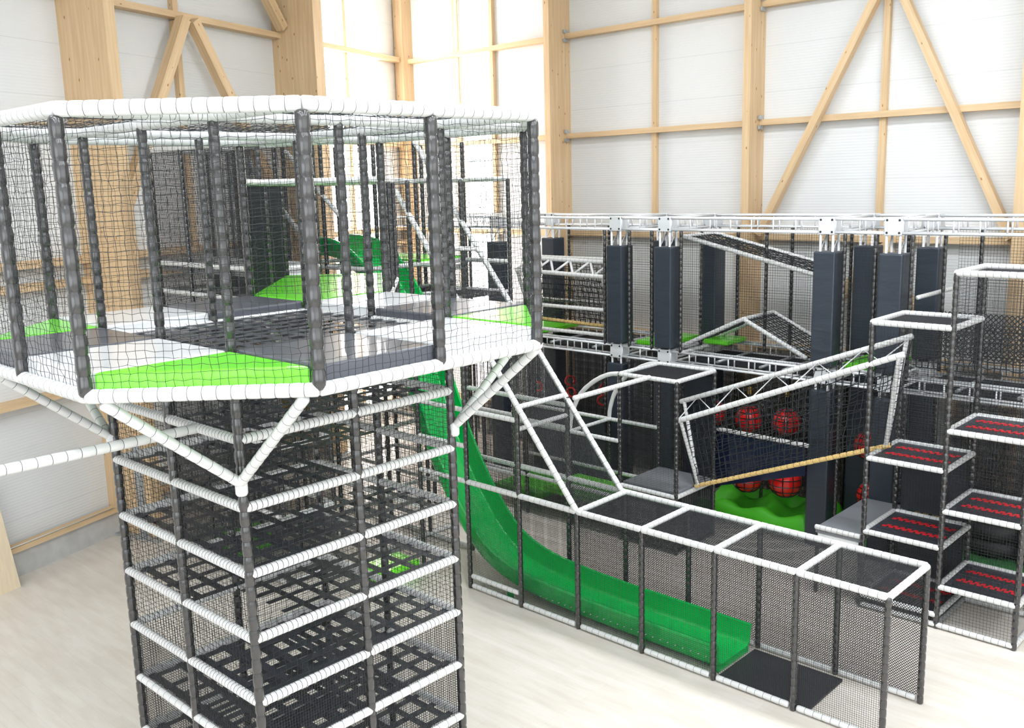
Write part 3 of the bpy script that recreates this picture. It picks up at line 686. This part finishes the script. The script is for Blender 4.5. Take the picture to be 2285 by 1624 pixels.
for z in (4.25, 3.68): tube('low_rail', (-15.9, 16.95, z), (-13.2, 16.95, z), VB, 'w', 0.045, 0.12, 8)
tube('low_rail', (-15.9, 17.9, 5.3), (-13.2, 17.9, 5.3), VB, 'w', 0.045, 0.12, 8); net('side_net', (-15.9, 17.9, 5.3), (-13.2, 17.9, 5.3), (-13.2, 17.6, 3.75), (-15.9, 17.6, 3.75), VB, (0.13, 0.13), 0.009, M['net'], jit=0.012)
tube('low_rail', (-15.9, 17.9, 4.25), (-13.2, 17.9, 4.25), VB, 'w', 0.045, 0.12, 8)
nv_ = thing('tarpaulin_screen', 'glossy navy tarpaulin screen hanging from a white rail behind the rope bridge', 'screen', (-9, 16.4, 1.1))
tube('rail', (-9.85, 16.3, 2.16), (-7.9, 16.3, 2.14), nv_, 'w', 0.045, 0.1)
v = [(-9.9, 16.3, 0.95), (-7.95, 16.3, 1.55), (-7.95, 16.3, 2.12), (-9.9, 16.3, 2.12), (-9.9, 16.325, 0.95), (-7.95, 16.325, 1.55), (-7.95, 16.325, 2.12), (-9.9, 16.325, 2.12)]
v = [tuple(V3(p)-nv_.loc) for p in v]
o = bpy.data.objects.new('sheet', mesh('sheet', v, [(0, 1, 2, 3), (7, 6, 5, 4), (0, 4, 5, 1), (1, 5, 6, 2), (2, 6, 7, 3), (3, 7, 4, 0)], M['navy'])); COL.objects.link(o); o.parent = nv_.o

# ================================================================ TRUSSES AND PADDED COLUMNS
def truss(label, p0, p1, axis, zc, other, sz=0.29, sp=0.42, group=None, lite=False):
    """box truss along x or y, centred on zc; other = fixed coordinate"""
    def pt(a, b, z): return (a, b, z) if axis == 'x' else (b, a, z)
    Tt = thing('aluminium_truss', label, 'truss', pt((p0+p1)/2, other, zc-sz/2), group)
    h = sz/2-0.025
    for sb in (-h, h):
        for sz_ in (-h, h): rod('chord', pt(p0, other+sb, zc+sz_), pt(p1, other+sb, zc+sz_), Tt, M['alu'], 0.025, 8)
    n = int(abs(p1-p0)/sp)
    for k in range(n+1):
        a = p0+(p1-p0)*k/n
        for sb in (-h, h): rod('rung', pt(a, other+sb, zc-h), pt(a, other+sb, zc+h), Tt, M['alu'], 0.016, 6)
        for sz_ in ((-h, h) if not lite else (h,)): rod('rung', pt(a, other-h, zc+sz_), pt(a, other+h, zc+sz_), Tt, M['alu'], 0.016, 6)
    return Tt
FY, RY = 17.0, 18.75
ZU, ZL = 6.19, 3.38
COLX = [-16.5, -12.8, -11.52, -7.95, -6.72]
SEG = [(-20.3, -16.66, 'left of the first padded column'), (-16.34, -12.96, 'over the level rope bridge'), (-12.64, -11.68, 'between the two left padded columns'), (-11.36, -8.11, 'across the net ramps'), (-7.79, -6.88, 'between the two right padded columns'), (-6.56, -1.5, 'running out of frame behind the step tower')]
for zc, lev in ((ZU, 'top'), (ZL, 'mid-height')):
    for yy, row in ((FY, 'front'), (RY, 'rear')):
        for sa, sb, wh in SEG:
            if yy == RY and sa < -16 and sa > -17: sa += 0.25
            if yy == RY and sb < -16: sb += 0.25
            truss('silver ladder truss, %s %s row, %s' % (lev, row, wh), sa, sb, 'x', zc, yy, lite=(yy == RY), group='silver trusses')
for x, wd in zip(COLX, ('leftmost, beside the daylight strip', 'above the arched rails', 'left of the sloped net ramp', 'right of the net ramp', 'behind the step tower')):
    truss('short silver truss at the top joining front and rear, '+wd, FY+0.16, RY-0.16, 'y', ZU, x, group=None, lite=True)
    truss('short silver truss at mid height joining front and rear, '+wd, FY+0.16, RY-0.16, 'y', ZL, x, lite=True)
def column(x, y, label):
    Tt = thing('padded_column', label, 'column', (x, y, 0))
    h = 0.12
    for sx in (-h, h):
        for sy in (-h, h): rod('chord', (x+sx, y+sy, 0), (x+sx, y+sy, ZU), Tt, M['alu'], 0.025, 8)
    for k in range(2):
        for sx in (-h, h): rod('brace_rod', (x+sx, y-h, 5.72+k*0.0), (x+sx, y+h, 6.0), Tt, M['alu'], 0.012, 6)
    for z0, z1 in ((0.0, 3.1), (3.56, 5.72)):
        box('pad', (x, y, (z0+z1)/2), (0.43, 0.43, z1-z0), Tt, M['pad'], 0.03)
    for zc in (ZU, ZL):
        cbk = box('corner_block', (x, y-0.005, zc), (0.31, 0.31, 0.31), Tt, M['alu'], 0.012)
        for sx in (-1, 1):
            for sz in (-1, 1): sub(rod('bolt', (x+sx*0.11, y-0.165, zc+sz*0.11), (x+sx*0.11, y-0.15, zc+sz*0.11), Tt, M['tie'], 0.022, 8), cbk)
    return Tt
cl = ['front padded column beside the daylight strip', 'front padded column above the arched rails', 'front padded column at the left end of the net ramps', 'front padded column at the right end of the net ramps', 'front padded column just left of the step tower']
cr = ['rear padded column beside the daylight strip', 'rear padded column half hidden behind the front one above the arched rails', 'rear padded column seen between the net ramps', 'rear padded column right of the net ramps', 'rear padded column seen behind the top of the step tower']
for x, a, b in zip(COLX, cl, cr):
    column(x, FY, a); column(x if x != -16.5 else -16.25, RY, b)
# net frames around the columns, upper and lower storey
for (za, zb, lab, nm_) in ((3.5, 6.05, 'black-posted net enclosure on the upper storey between the two trusses', 'upper'), (0.0, 3.22, 'black-posted net enclosure on the ground floor under the mid truss', 'lower')):
    E_ = thing('net_enclosure', lab, 'net enclosure', (-11, 17.9, za))
    for x in (-13.12, -12.45, -11.85, -11.12, -7.6, -7.03, -6.38, -18.6, -17.4, -15.3):
        tube('post', (x, FY-0.12, za), (x, FY-0.12, zb), E_, 'b', 0.04, 0.12, 8)
    for x in (-13.1, -11.0, -9.7, -8.4, -7.25, -5.9, -14.6, -15.9, -17.4):
        tube('post', (x, RY+0.22, za), (x, RY+0.22, zb), E_, 'b', 0.04, 0.12, 8)
    for x in (-11.3, -9.75, -8.45, -7.45, -6.2): tube('post', (x, 17.95, za), (x, 17.95, zb), E_, 'b', 0.038, 0.12, 8)
    if nm_ == 'upper':
        for xa, xb in ((-15.9, -13.1), (-12.45, -11.8), (-11.1, -9.7), (-9.7, -8.4), (-7.5, -6.9), (-6.3, -4.9), (-4.9, -2)):
            net('net_panel', (xa, RY+0.22, za), (xb, RY+0.22, za), (xb, RY+0.22, zb), (xa, RY+0.22, zb), E_, (0.055, 0.055), 0.0032, jit=0)
        for xa, xb in ((-12.45, -11.85), (-11.12, -8.25), (-7.6, -7.03)):
            net('net_panel', (xa, FY-0.12, za), (xb, FY-0.12, za), (xb, FY-0.12, zb), (xa, FY-0.12, zb), E_, (0.055, 0.055), 0.0022)
        net('net_panel', (-6.3, 17.1, 3.7), (-2, 17.1, 3.7), (-2, 17.1, 4.55), (-6.3, 17.1, 4.55), E_, (0.10, 0.10), 0.012, jit=0.015)
        net('net_panel', (-6.3, 18.4, 3.7), (-2, 18.4, 3.7), (-2, 18.4, 4.55), (-6.3, 18.4, 4.55), E_, (0.09, 0.09), 0.012, diag=True)
        for x, yA, yB in ((-11.1, 16.9, 18.9), (-8.3, 16.9, 18.9), (-6.3, 17.0, 18.9), (-4, 17.0, 18.9)):
            tube('rail', (x, yA, 4.95 if x == -6.3 else za), (x, yB, 4.95 if x == -6.3 else za), E_, 'w', 0.042, 0.12, 8)
        for xa, xb in ((-20, -16.8), (-15.9, -13.1), (-11.1, -8.3), (-6.3, -2)): net('floor_net', (xa, FY+0.16, 3.3), (xb, FY+0.16, 3.3), (xb, RY-0.16, 3.3), (xa, RY-0.16, 3.3), E_, (0.04, 0.04), 0.008)
        for x in (-17, -15, -13.7, -10.4, -9.4, -8.9, -5.6, -4.6, -3.5): rod('joist', (x, FY+0.16, ZL-0.05), (x, RY-0.16, ZL-0.05), E_, M['steel'], 0.035, 8)
    else:
        for xa, xb in ((-20, -16.8), (-16.0, -13.1), (-13.1, -11.1), (-11.1, -8.3), (-8.3, -6.9), (-6.3, -2)):
            net('net_panel', (xa, RY+0.22, za), (xb, RY+0.22, za), (xb, RY+0.22, zb), (xa, RY+0.22, zb), E_, (0.03, 0.03), 0.0055, M['fine'])
            net('net_panel', (xa, RY+0.5, za), (xb, RY+0.5, za), (xb, RY+0.5, zb), (xa, RY+0.5, zb), E_, (0.034, 0.026), 0.0055, M['fine'])
            if xb < -10: net('net_panel', (xa, FY-0.12, za), (xb, FY-0.12, za), (xb, FY-0.12, zb), (xa, FY-0.12, zb), E_, (0.04, 0.04), 0.0034, M['fine'])
        tube('base_rail', (-10.6, FY-0.15, 0.06), (-8.2, FY-0.15, 0.06), E_, 'w', 0.045, 0.12, 8)
# net ramps on the upper storey
R1 = thing('net_ramp', 'peaked black net ramp with white edge rails on the upper storey', 'net ramp', (-9.8, 17.9, 3.5))
for y, z in ((17.25, 0), (18.5, 0)):
    tube('edge_rail', (-11.35, y, 3.56), (-9.85, y, 4.27), R1, 'w', 0.048, 0.12, 8); tube('edge_rail', (-9.85, y, 4.27), (-8.45, y, 3.6), R1, 'w', 0.048, 0.12, 8)
tube('edge_rail', (-9.85, 17.25, 4.27), (-9.85, 18.5, 4.27), R1, 'w', 0.048, 0.12, 8)
net('ramp_net', (-11.35, 17.25, 3.58), (-9.85, 17.25, 4.28), (-9.85, 18.5, 4.28), (-11.35, 18.5, 3.58), R1, (0.11, 0.11), 0.0105, jit=0.006); net('ramp_net', (-9.85, 17.25, 4.28), (-8.45, 17.25, 3.6), (-8.45, 18.5, 3.6), (-9.85, 18.5, 4.28), R1, (0.11, 0.11), 0.0105, jit=0.006)
R2 = thing('net_ramp', 'black net roof sloping down to the right below the top truss', 'net ramp', (-9.9, 17.9, 5.2))
for y in (17.25, 18.5): tube('edge_rail', (-11.3, y, 5.92), (-8.35, y, 5.24), R2, 'w', 0.048, 0.12, 8)
for x, z in ((-11.3, 5.92), (-8.35, 5.24)): tube('edge_rail', (x, 17.25, z), (x, 18.5, z), R2, 'w', 0.045, 0.12, 8)
net('ramp_net', (-11.3, 17.25, 5.92), (-8.35, 17.25, 5.24), (-8.35, 18.5, 5.24), (-11.3, 18.5, 5.92), R2, (0.10, 0.10), 0.0095, jit=0.006)
# lime floor pads of the upper storey
for (xa, xb, ya, yb, z, lab) in ((-12.5, -11.75, 17.2, 18.6, 3.56, 'lime green floor pad between the two left padded columns'), (-11.2, -10.6, 17.9, 18.7, 3.6, 'lime green floor pad under the low end of the peaked net ramp'), (-7.7, -6.95, 17.2, 18.6, 3.56, 'lime green floor pad between the two right padded columns'), (-16.3, -15.3, 17.2, 18.6, 3.56, 'lime green floor pad at the far end of the level rope bridge')):
    o = box('floor_pad', ((xa+xb)/2, (ya+yb)/2, z), (xb-xa, yb-ya, 0.1), None, M['mat_l'], 0.02); tag(o, lab, 'floor pad', 'lime floor pads upstairs')

# ================================================================ GROUND FLOOR OBSTACLES
def hill(name, label, xa, xb, ya, yb, dips, h=0.52):
    n, k = 60, 44; v = []; f = []
    for i in range(n+1):
        for j in range(k+1):
            x = xa+(xb-xa)*i/n; y = ya+(yb-ya)*j/k
            z = h*(1-math.exp(-6*min((x-xa), (xb-x), (y-ya), (yb-y))/0.6))*0.75+0.1
            for dx, dy, r in dips: z -= 0.42*math.exp(-((x-dx)**2+(y-dy)**2)/(r*r))
            v.append((x-(xa+xb)/2, y-(ya+yb)/2, max(z, 0.05)))
    for i in range(n):
        for j in range(k): f.append((i*(k+1)+j, (i+1)*(k+1)+j, (i+1)*(k+1)+j+1, i*(k+1)+j+1))
    bidx = len(v)
    ring_ = [i*(k+1) for i in range(n+1)]+[n*(k+1)+j for j in range(1, k+1)]+[i*(k+1)+k for i in range(n-1, -1, -1)]+[j for j in range(k-1, 0, -1)]
    for q in ring_: v.append((v[q][0], v[q][1], 0))
    R_ = len(ring_)
    for q in range(R_): f.append((ring_[q], bidx+q, bidx+(q+1) % R_, ring_[(q+1) % R_]))
    me = mesh('hill', v, f, M['hill'], True)
    o = bpy.data.objects.new(name, me); COL.objects.link(o); o.location = ((xa+xb)/2, (ya+yb)/2, 0); tag(o, label, 'foam mat'); return o
hill('hilly_mat', 'bright green hilly foam mat with craters under the red hanging balls', -10.9, -8.2, 16.95, 18.7, [(-9.75, 17.5, 0.34), (-8.88, 17.5, 0.34), (-10.6, 17.5, 0.34), (-10.0, 18.2, 0.3), (-9.1, 18.2, 0.3)])
hill('hilly_mat', 'small green foam mat right of the dark column behind the step tower', -7.6, -6.4, 17.25, 18.45, [(-7.0, 17.9, 0.4)])
def ball(x, y, z, r, ztop, label):
    Tt = thing('hanging_ball', label, 'ball', (x, y, z-r), 'red punch balls hanging in nets')
    key = ('ball', r)
    if key not in CACHE:
        import bmesh
        bm = bmesh.new(); bmesh.ops.create_uvsphere(bm, u_segments=28, v_segments=16, radius=r)
        me = bpy.data.meshes.new('ball'); bm.to_mesh(me); bm.free(); me.materials.append(M['red']); me.polygons.foreach_set('use_smooth', [True]*len(me.polygons))
        v = []; f = []
        th = 0.011
        def add(pts, closed):
            base = len(v); n = len(pts)
            for i, p in enumerate(pts):
                nr = p/np.linalg.norm(p); t = pts[(i+1) % n]-pts[i-1] if closed else pts[min(i+1, n-1)]-pts[max(i-1, 0)]
                s = np.cross(nr, t); s /= np.linalg.norm(s)+1e-9
                for q in (p+s*th, p+nr*th*1.6, p-s*th): v.append(q)
            for i in range(n if closed else n-1):
                i2 = (i+1) % n
                for j in range(2): f.append((base+i*3+j, base+i2*3+j, base+i2*3+j+1, base+i*3+j+1))
        for k in range(10):
            a = 2*math.pi*k/10
            add([V3((math.cos(a)*math.sin(t), math.sin(a)*math.sin(t), math.cos(t)))*r*1.01 for t in np.linspace(0.05, math.pi-0.05, 20)], False)
        for t in (0.55, 0.95, 1.35, 1.75, 2.15, 2.6):
            add([V3((math.cos(a)*math.sin(t), math.sin(a)*math.sin(t), math.cos(t)))*r*1.01 for a in np.linspace(0, 2*math.pi, 30, endpoint=False)], True)
        CACHE[key] = (me, mesh('ball_net', v, f, M['net']))
    me, nme = CACHE[key]
    sp_ = link('sphere', me, Tt, (x, y, z)); sub(link('ball_net', nme, Tt, (x, y, z)), sp_)
    rod('suspension_rope', (x, y, z+r), (x, y, ztop), Tt, M['net'], 0.014, 6)
    box('swivel', (x, y, min(ztop-0.3, z+r+0.32)), (0.06, 0.06, 0.16), Tt, M['gold'], 0.01)
ZH = 3.2
ball(-10.04, 17.9, 2.02, 0.30, ZH, 'upper red netted ball above the left half of the navy screen')
ball(-9.17, 17.9, 2.08, 0.30, ZH, 'upper red netted ball above the right half of the navy screen')
ball(-10.92, 17.9, 2.02, 0.29, ZH, 'upper red ball at the left end of the row, half behind the handrail')
ball(-9.8, 17.45, 0.90, 0.33, ZH, 'lower red ball on the left, over a crater in the green mat')
ball(-8.93, 17.45, 0.98, 0.34, ZH, 'lower red ball on the right, over a crater in the green mat')
ball(-7.35, 17.7, 1.95, 0.28, ZH, 'upper red ball seen right of the dark column')
ball(-7.25, 17.7, 0.95, 0.28, 1.6, 'lower red ball seen right of the dark column, above the small green mat')
def hring(x, y, z, label, m):
    Tt = thing('gym_ring', label, 'gym ring', (x, y, z-0.13), 'hanging gym rings')
    key = ('ring', m.name)
    if key not in CACHE: CACHE[key] = torus_mesh(0.115, 0.026, m, 24, 8)
    q = (Matrix.Rotation(random.uniform(-0.7, 0.2)+0.75, 4, 'Z') @ Matrix.Rotation(math.pi/2, 4, 'X')).to_quaternion()
    link('ring', CACHE[key], Tt, (x, y, z), q); rod('strap', (x, y, z+0.13), (x, y, ZH), Tt, M['net'], 0.012, 6); box('buckle', (x, y, z+0.26), (0.05, 0.05, 0.14), Tt, M['tie'])
for x, y, z, lab, mm in ((-14.66, 17.5, 2.07, 'red gym ring hanging highest and nearest the slanted frame', 'red'), (-13.7, 17.5, 2.0, 'red gym ring hanging just left of the dark beaded post', 'red'), (-14.1, 18.1, 2.12, 'red gym ring hanging in the second row behind the arch', 'red'), (-15.75, 17.5, 2.08, 'red gym ring hanging farthest left behind the slanted net', 'red'), (-12.0, 17.5, 2.02, 'black gym ring hanging behind the grey platform', 'tie'), (-15.2, 18.1, 2.2, 'red gym ring hanging behind the upper slanted rail', 'red')):
    hring(x, y, z, lab, M[mm])
tf = box('turf_strip', (-4.2, 18.3, 0.03), (4.6, 2.4, 0.05), None, M['turf'], 0.01); tag(tf, 'dark green artificial turf behind the step tower', 'turf')
def tyre(x, y, label):
    Tt = thing('tyre', label, 'tyre', (x, y, 0.055), 'tyres behind the step tower')
    if 'tyre' not in CACHE: CACHE['tyre'] = torus_mesh(0.40, 0.17, M['tyre'], 36, 12)
    for k in range(2): link('tyre_ring', CACHE['tyre'], Tt, (x, y, 0.23+k*0.3))
    rod('rope_filling', (x, y, 0.06), (x, y, 0.62), Tt, M['brown'], 0.33, 24)
tyre(-5.2, 18.6, 'pair of stacked black tyres filled with brown rope, behind the middle of the step tower'); tyre(-4.3, 18.5, 'pair of stacked black tyres at the right edge behind the step tower')
for x, y, h, lab in ((-6.52, 18.2, 0.74, 'short rope-wrapped stump, left of three'), (-6.37, 18.2, 0.95, 'tallest rope-wrapped stump, middle of three'), (-6.14, 18.2, 0.74, 'short rope-wrapped stump, right of three')):
    Tt = thing('stump', lab, 'stump', (x, y, 0), 'rope-wrapped stumps'); core = rod('core', (x, y, 0), (x, y, h), Tt, M['rope'], 0.045, 14)
    for k in range(int(h/0.045)):
        key = 'wrap'
        if key not in CACHE: CACHE[key] = torus_mesh(0.045, 0.018, M['rope'], 16, 6)
        sub(link('rope_coil', CACHE[key], Tt, (x, y, 0.03+k*0.045)), core)
dk = thing('low_platform', 'low grey padded deck with a white edge rail left of the step tower', 'play platform', (-6.6, 15.8, 0))
box('deck_pad', (-6.6, 15.8, 1.14), (0.8, 2.0, 0.1), dk, M['greyp'], 0.015); tube('edge_rail', (-7.0, 14.8, 1.2), (-6.2, 14.8, 1.2), dk, 'w', 0.045, 0.1); box('edge_pad', (-6.6, 14.85, 1.05), (0.8, 0.06, 0.2), dk, M['mat_w'], 0.015)
for x in (-6.98, -6.22):
    for y in (14.85, 16.75): tube('leg', (x, y, 0), (x, y, 1.1), dk, 'b', 0.04, 0.12, 8)
box('side_panel', (-5.55, 16.1, 0.66), (1.1, 0.03, 1.25), dk, M['slab'])
sc_ = box('charcoal_screen', (-5.5, 16.13, 1.95), (1.15, 0.03, 1.15), None, M['slab'], 0.005); tag(sc_, 'charcoal panel standing behind the left bay of the step tower', 'panel')

# ================================================================ SLIDE TOWER AND NET TUNNEL (behind the deck)
G = thing('slide_tower', 'tall netted frame of black posts behind the deck from which the slide starts', 'climbing frame', (-15, 12, 0))
GX = [-12.96, -14.21, -15.46, -16.71]; GY = [11.1, 12.38, 13.65]
for x in GX:
    for y in GY: tube('post', (x, y, 0), (x, y, 7.95 if x < -14 else 7.2), G, 'b', 0.045, 0.125, 8)
for z in (0.06, 1.25, 2.5, 3.75, 5.0, 5.6, 7.2):
    for i in range(3):
        for y in GY:
            if z == 7.2 or z < 5.2 or y != GY[0] or i != 0: tube('rail', (GX[i], y, z), (GX[i+1], y, z), G, 'w', 0.046, 0.125, 8)
    for x in GX[1:]:
        for a, b in zip(GY[:-1], GY[1:]): tube('rail', (x, a, z), (x, b, z), G, 'w', 0.046, 0.125, 8)
for i in range(1, 3):
    box('floor_mat', ((GX[i]+GX[i+1])/2, 13.0, 5.63), (1.15, 1.15, 0.12), G, M['mat_l'], 0.02, label='lime green floor mat')
for i in range(3):
    for y in (GY[0], GY[2]):
        net('net_panel', (GX[i], y, 0.1), (GX[i+1], y, 0.1), (GX[i+1], y, 7.2), (GX[i], y, 7.2), G, (0.055, 0.055), 0.003)
for z in (3.75, 5.0):
    for i in range(3): net('floor_net', (GX[i], GY[1], z), (GX[i+1], GY[1], z), (GX[i+1], GY[2], z), (GX[i], GY[2], z), G, (0.09, 0.09), 0.008)
tube('slanted_rail', (-16.63, 11.1, 7.86), (-14.9, 11.1, 6.55), G, 'w', 0.045, 0.13, 8); tube('slanted_rail', (-16.54, 10.15, 7.67), (-14.6, 10.15, 6.05), G, 'w', 0.045, 0.13, 8)
H = thing('netted_gallery', 'tall dark netted gallery along the left wall behind the deck', 'net enclosure', (-16.5, 9.5, 0))
HX = [-18.1, -16.9, -15.5, -14.3]; HY = [9.0, 10.1]
for x in HX:
    for y in HY: tube('post', (x, y, 0), (x, y, 7.9), H, 'b', 0.045, 0.125, 8)
for z in (0.06, 1.3, 2.6, 3.9, 5.2, 5.75, 7.9):
    for y in HY:
        for i in range(3): tube('rail', (HX[i], y, z), (HX[i+1], y, z), H, 'w', 0.05 if z == 5.75 else 0.045, 0.125, 8)
    for x in HX: tube('rail', (x, HY[0], z), (x, HY[1], z), H, 'w', 0.045, 0.125, 8)
for i in range(3):
    box('floor_mat', ((HX[i]+HX[i+1])/2, 9.55, 5.66), (abs(HX[i+1]-HX[i])-0.1, 1.0, 0.14), H, M['mat_w'], 0.02, label='white padded floor mat')
    for y in HY:
        net('net_panel', (HX[i], y, 0.1), (HX[i+1], y, 0.1), (HX[i+1], y, 7.85), (HX[i], y, 7.85), H, (0.032, 0.032), 0.0048, M['fine'])
    box('dark_panel', ((HX[i]+HX[i+1])/2, 10.0, 4.85), (abs(HX[i+1]-HX[i])-0.1, 0.03, 1.3), H, M['slab'])
N = thing('net_tunnel', 'short lime-floored bridge with black mesh sides at the back of the deck', 'net tunnel', (-12, 8.6, 5.5))
ca, cb = V3((x0-m_, y1, 0)), V3((x0, y1+m_, 0)); dv = V3((-0.74, 0.67, 0)); Lb = 3.1
def NT(side, t, z): return (ca if side == 0 else cb)+dv*Lb*t+V3((0, 0, z))
for sd in (0, 1):
    for z in (5.62, 7.2): tube('rail', NT(sd, 0, z), NT(sd, 1, z), N, 'w', 0.047, 0.125, 8)
    for t in (0.5, 1.0): tube('post', NT(sd, t, 4.6), NT(sd, t, 7.2), N, 'b', 0.045, 0.125, 8)
    net('mesh_side', NT(sd, 0.02, 5.65), NT(sd, 0.98, 5.65), NT(sd, 0.98, 7.15), NT(sd, 0.02, 7.15), N, (0.05, 0.05), 0.008)
for t, z in ((1.0, 7.2), (0.5, 7.2), (1.0, 5.62), (0.25, 5.58)): tube('cross_rail', NT(0, t, z), NT(1, t, z), N, 'w', 0.05, 0.125, 8)
prism('floor_pad', [tuple(NT(0, 0.06, 0)[:2]+dv[:2]*0), tuple(NT(1, 0.06, 0)[:2]), tuple(NT(1, 0.98, 0)[:2]), tuple(NT(0, 0.98, 0)[:2])], 5.62, 5.74, N, M['mat_l'], label='lime green bridge floor')
# coloured pads glimpsed through the shaft
for (cx_, cy_, cz_, sx_, sy_, sz_, mm, lab) in ((-15.9, 10.75, 3.1, 0.5, 0.12, 0.7, 'gold', 'yellow upright pad behind the shaft, upper right one'), (-16.6, 10.75, 3.0, 0.35, 0.12, 0.7, 'gold', 'yellow upright pad behind the shaft, left one'), (-16.7, 9.55, 0.2, 0.8, 0.8, 0.4, 'mat_l', 'lime green block on the floor behind the shaft'), (-13.2, 10.5, 0.15, 0.7, 0.8, 0.3, 'mat_l', 'lime green block on the floor left of the steep part of the slide')):
    if cz_ > 1: o = box('pad', (cx_, cy_, cz_), (sx_, sy_, sz_), H, M[mm], 0.02, label='yellow pad')
    else: o = box('foam_block', (cx_, cy_, cz_), (sx_, sy_, sz_), None, M[mm], 0.02); tag(o, lab, 'foam block')
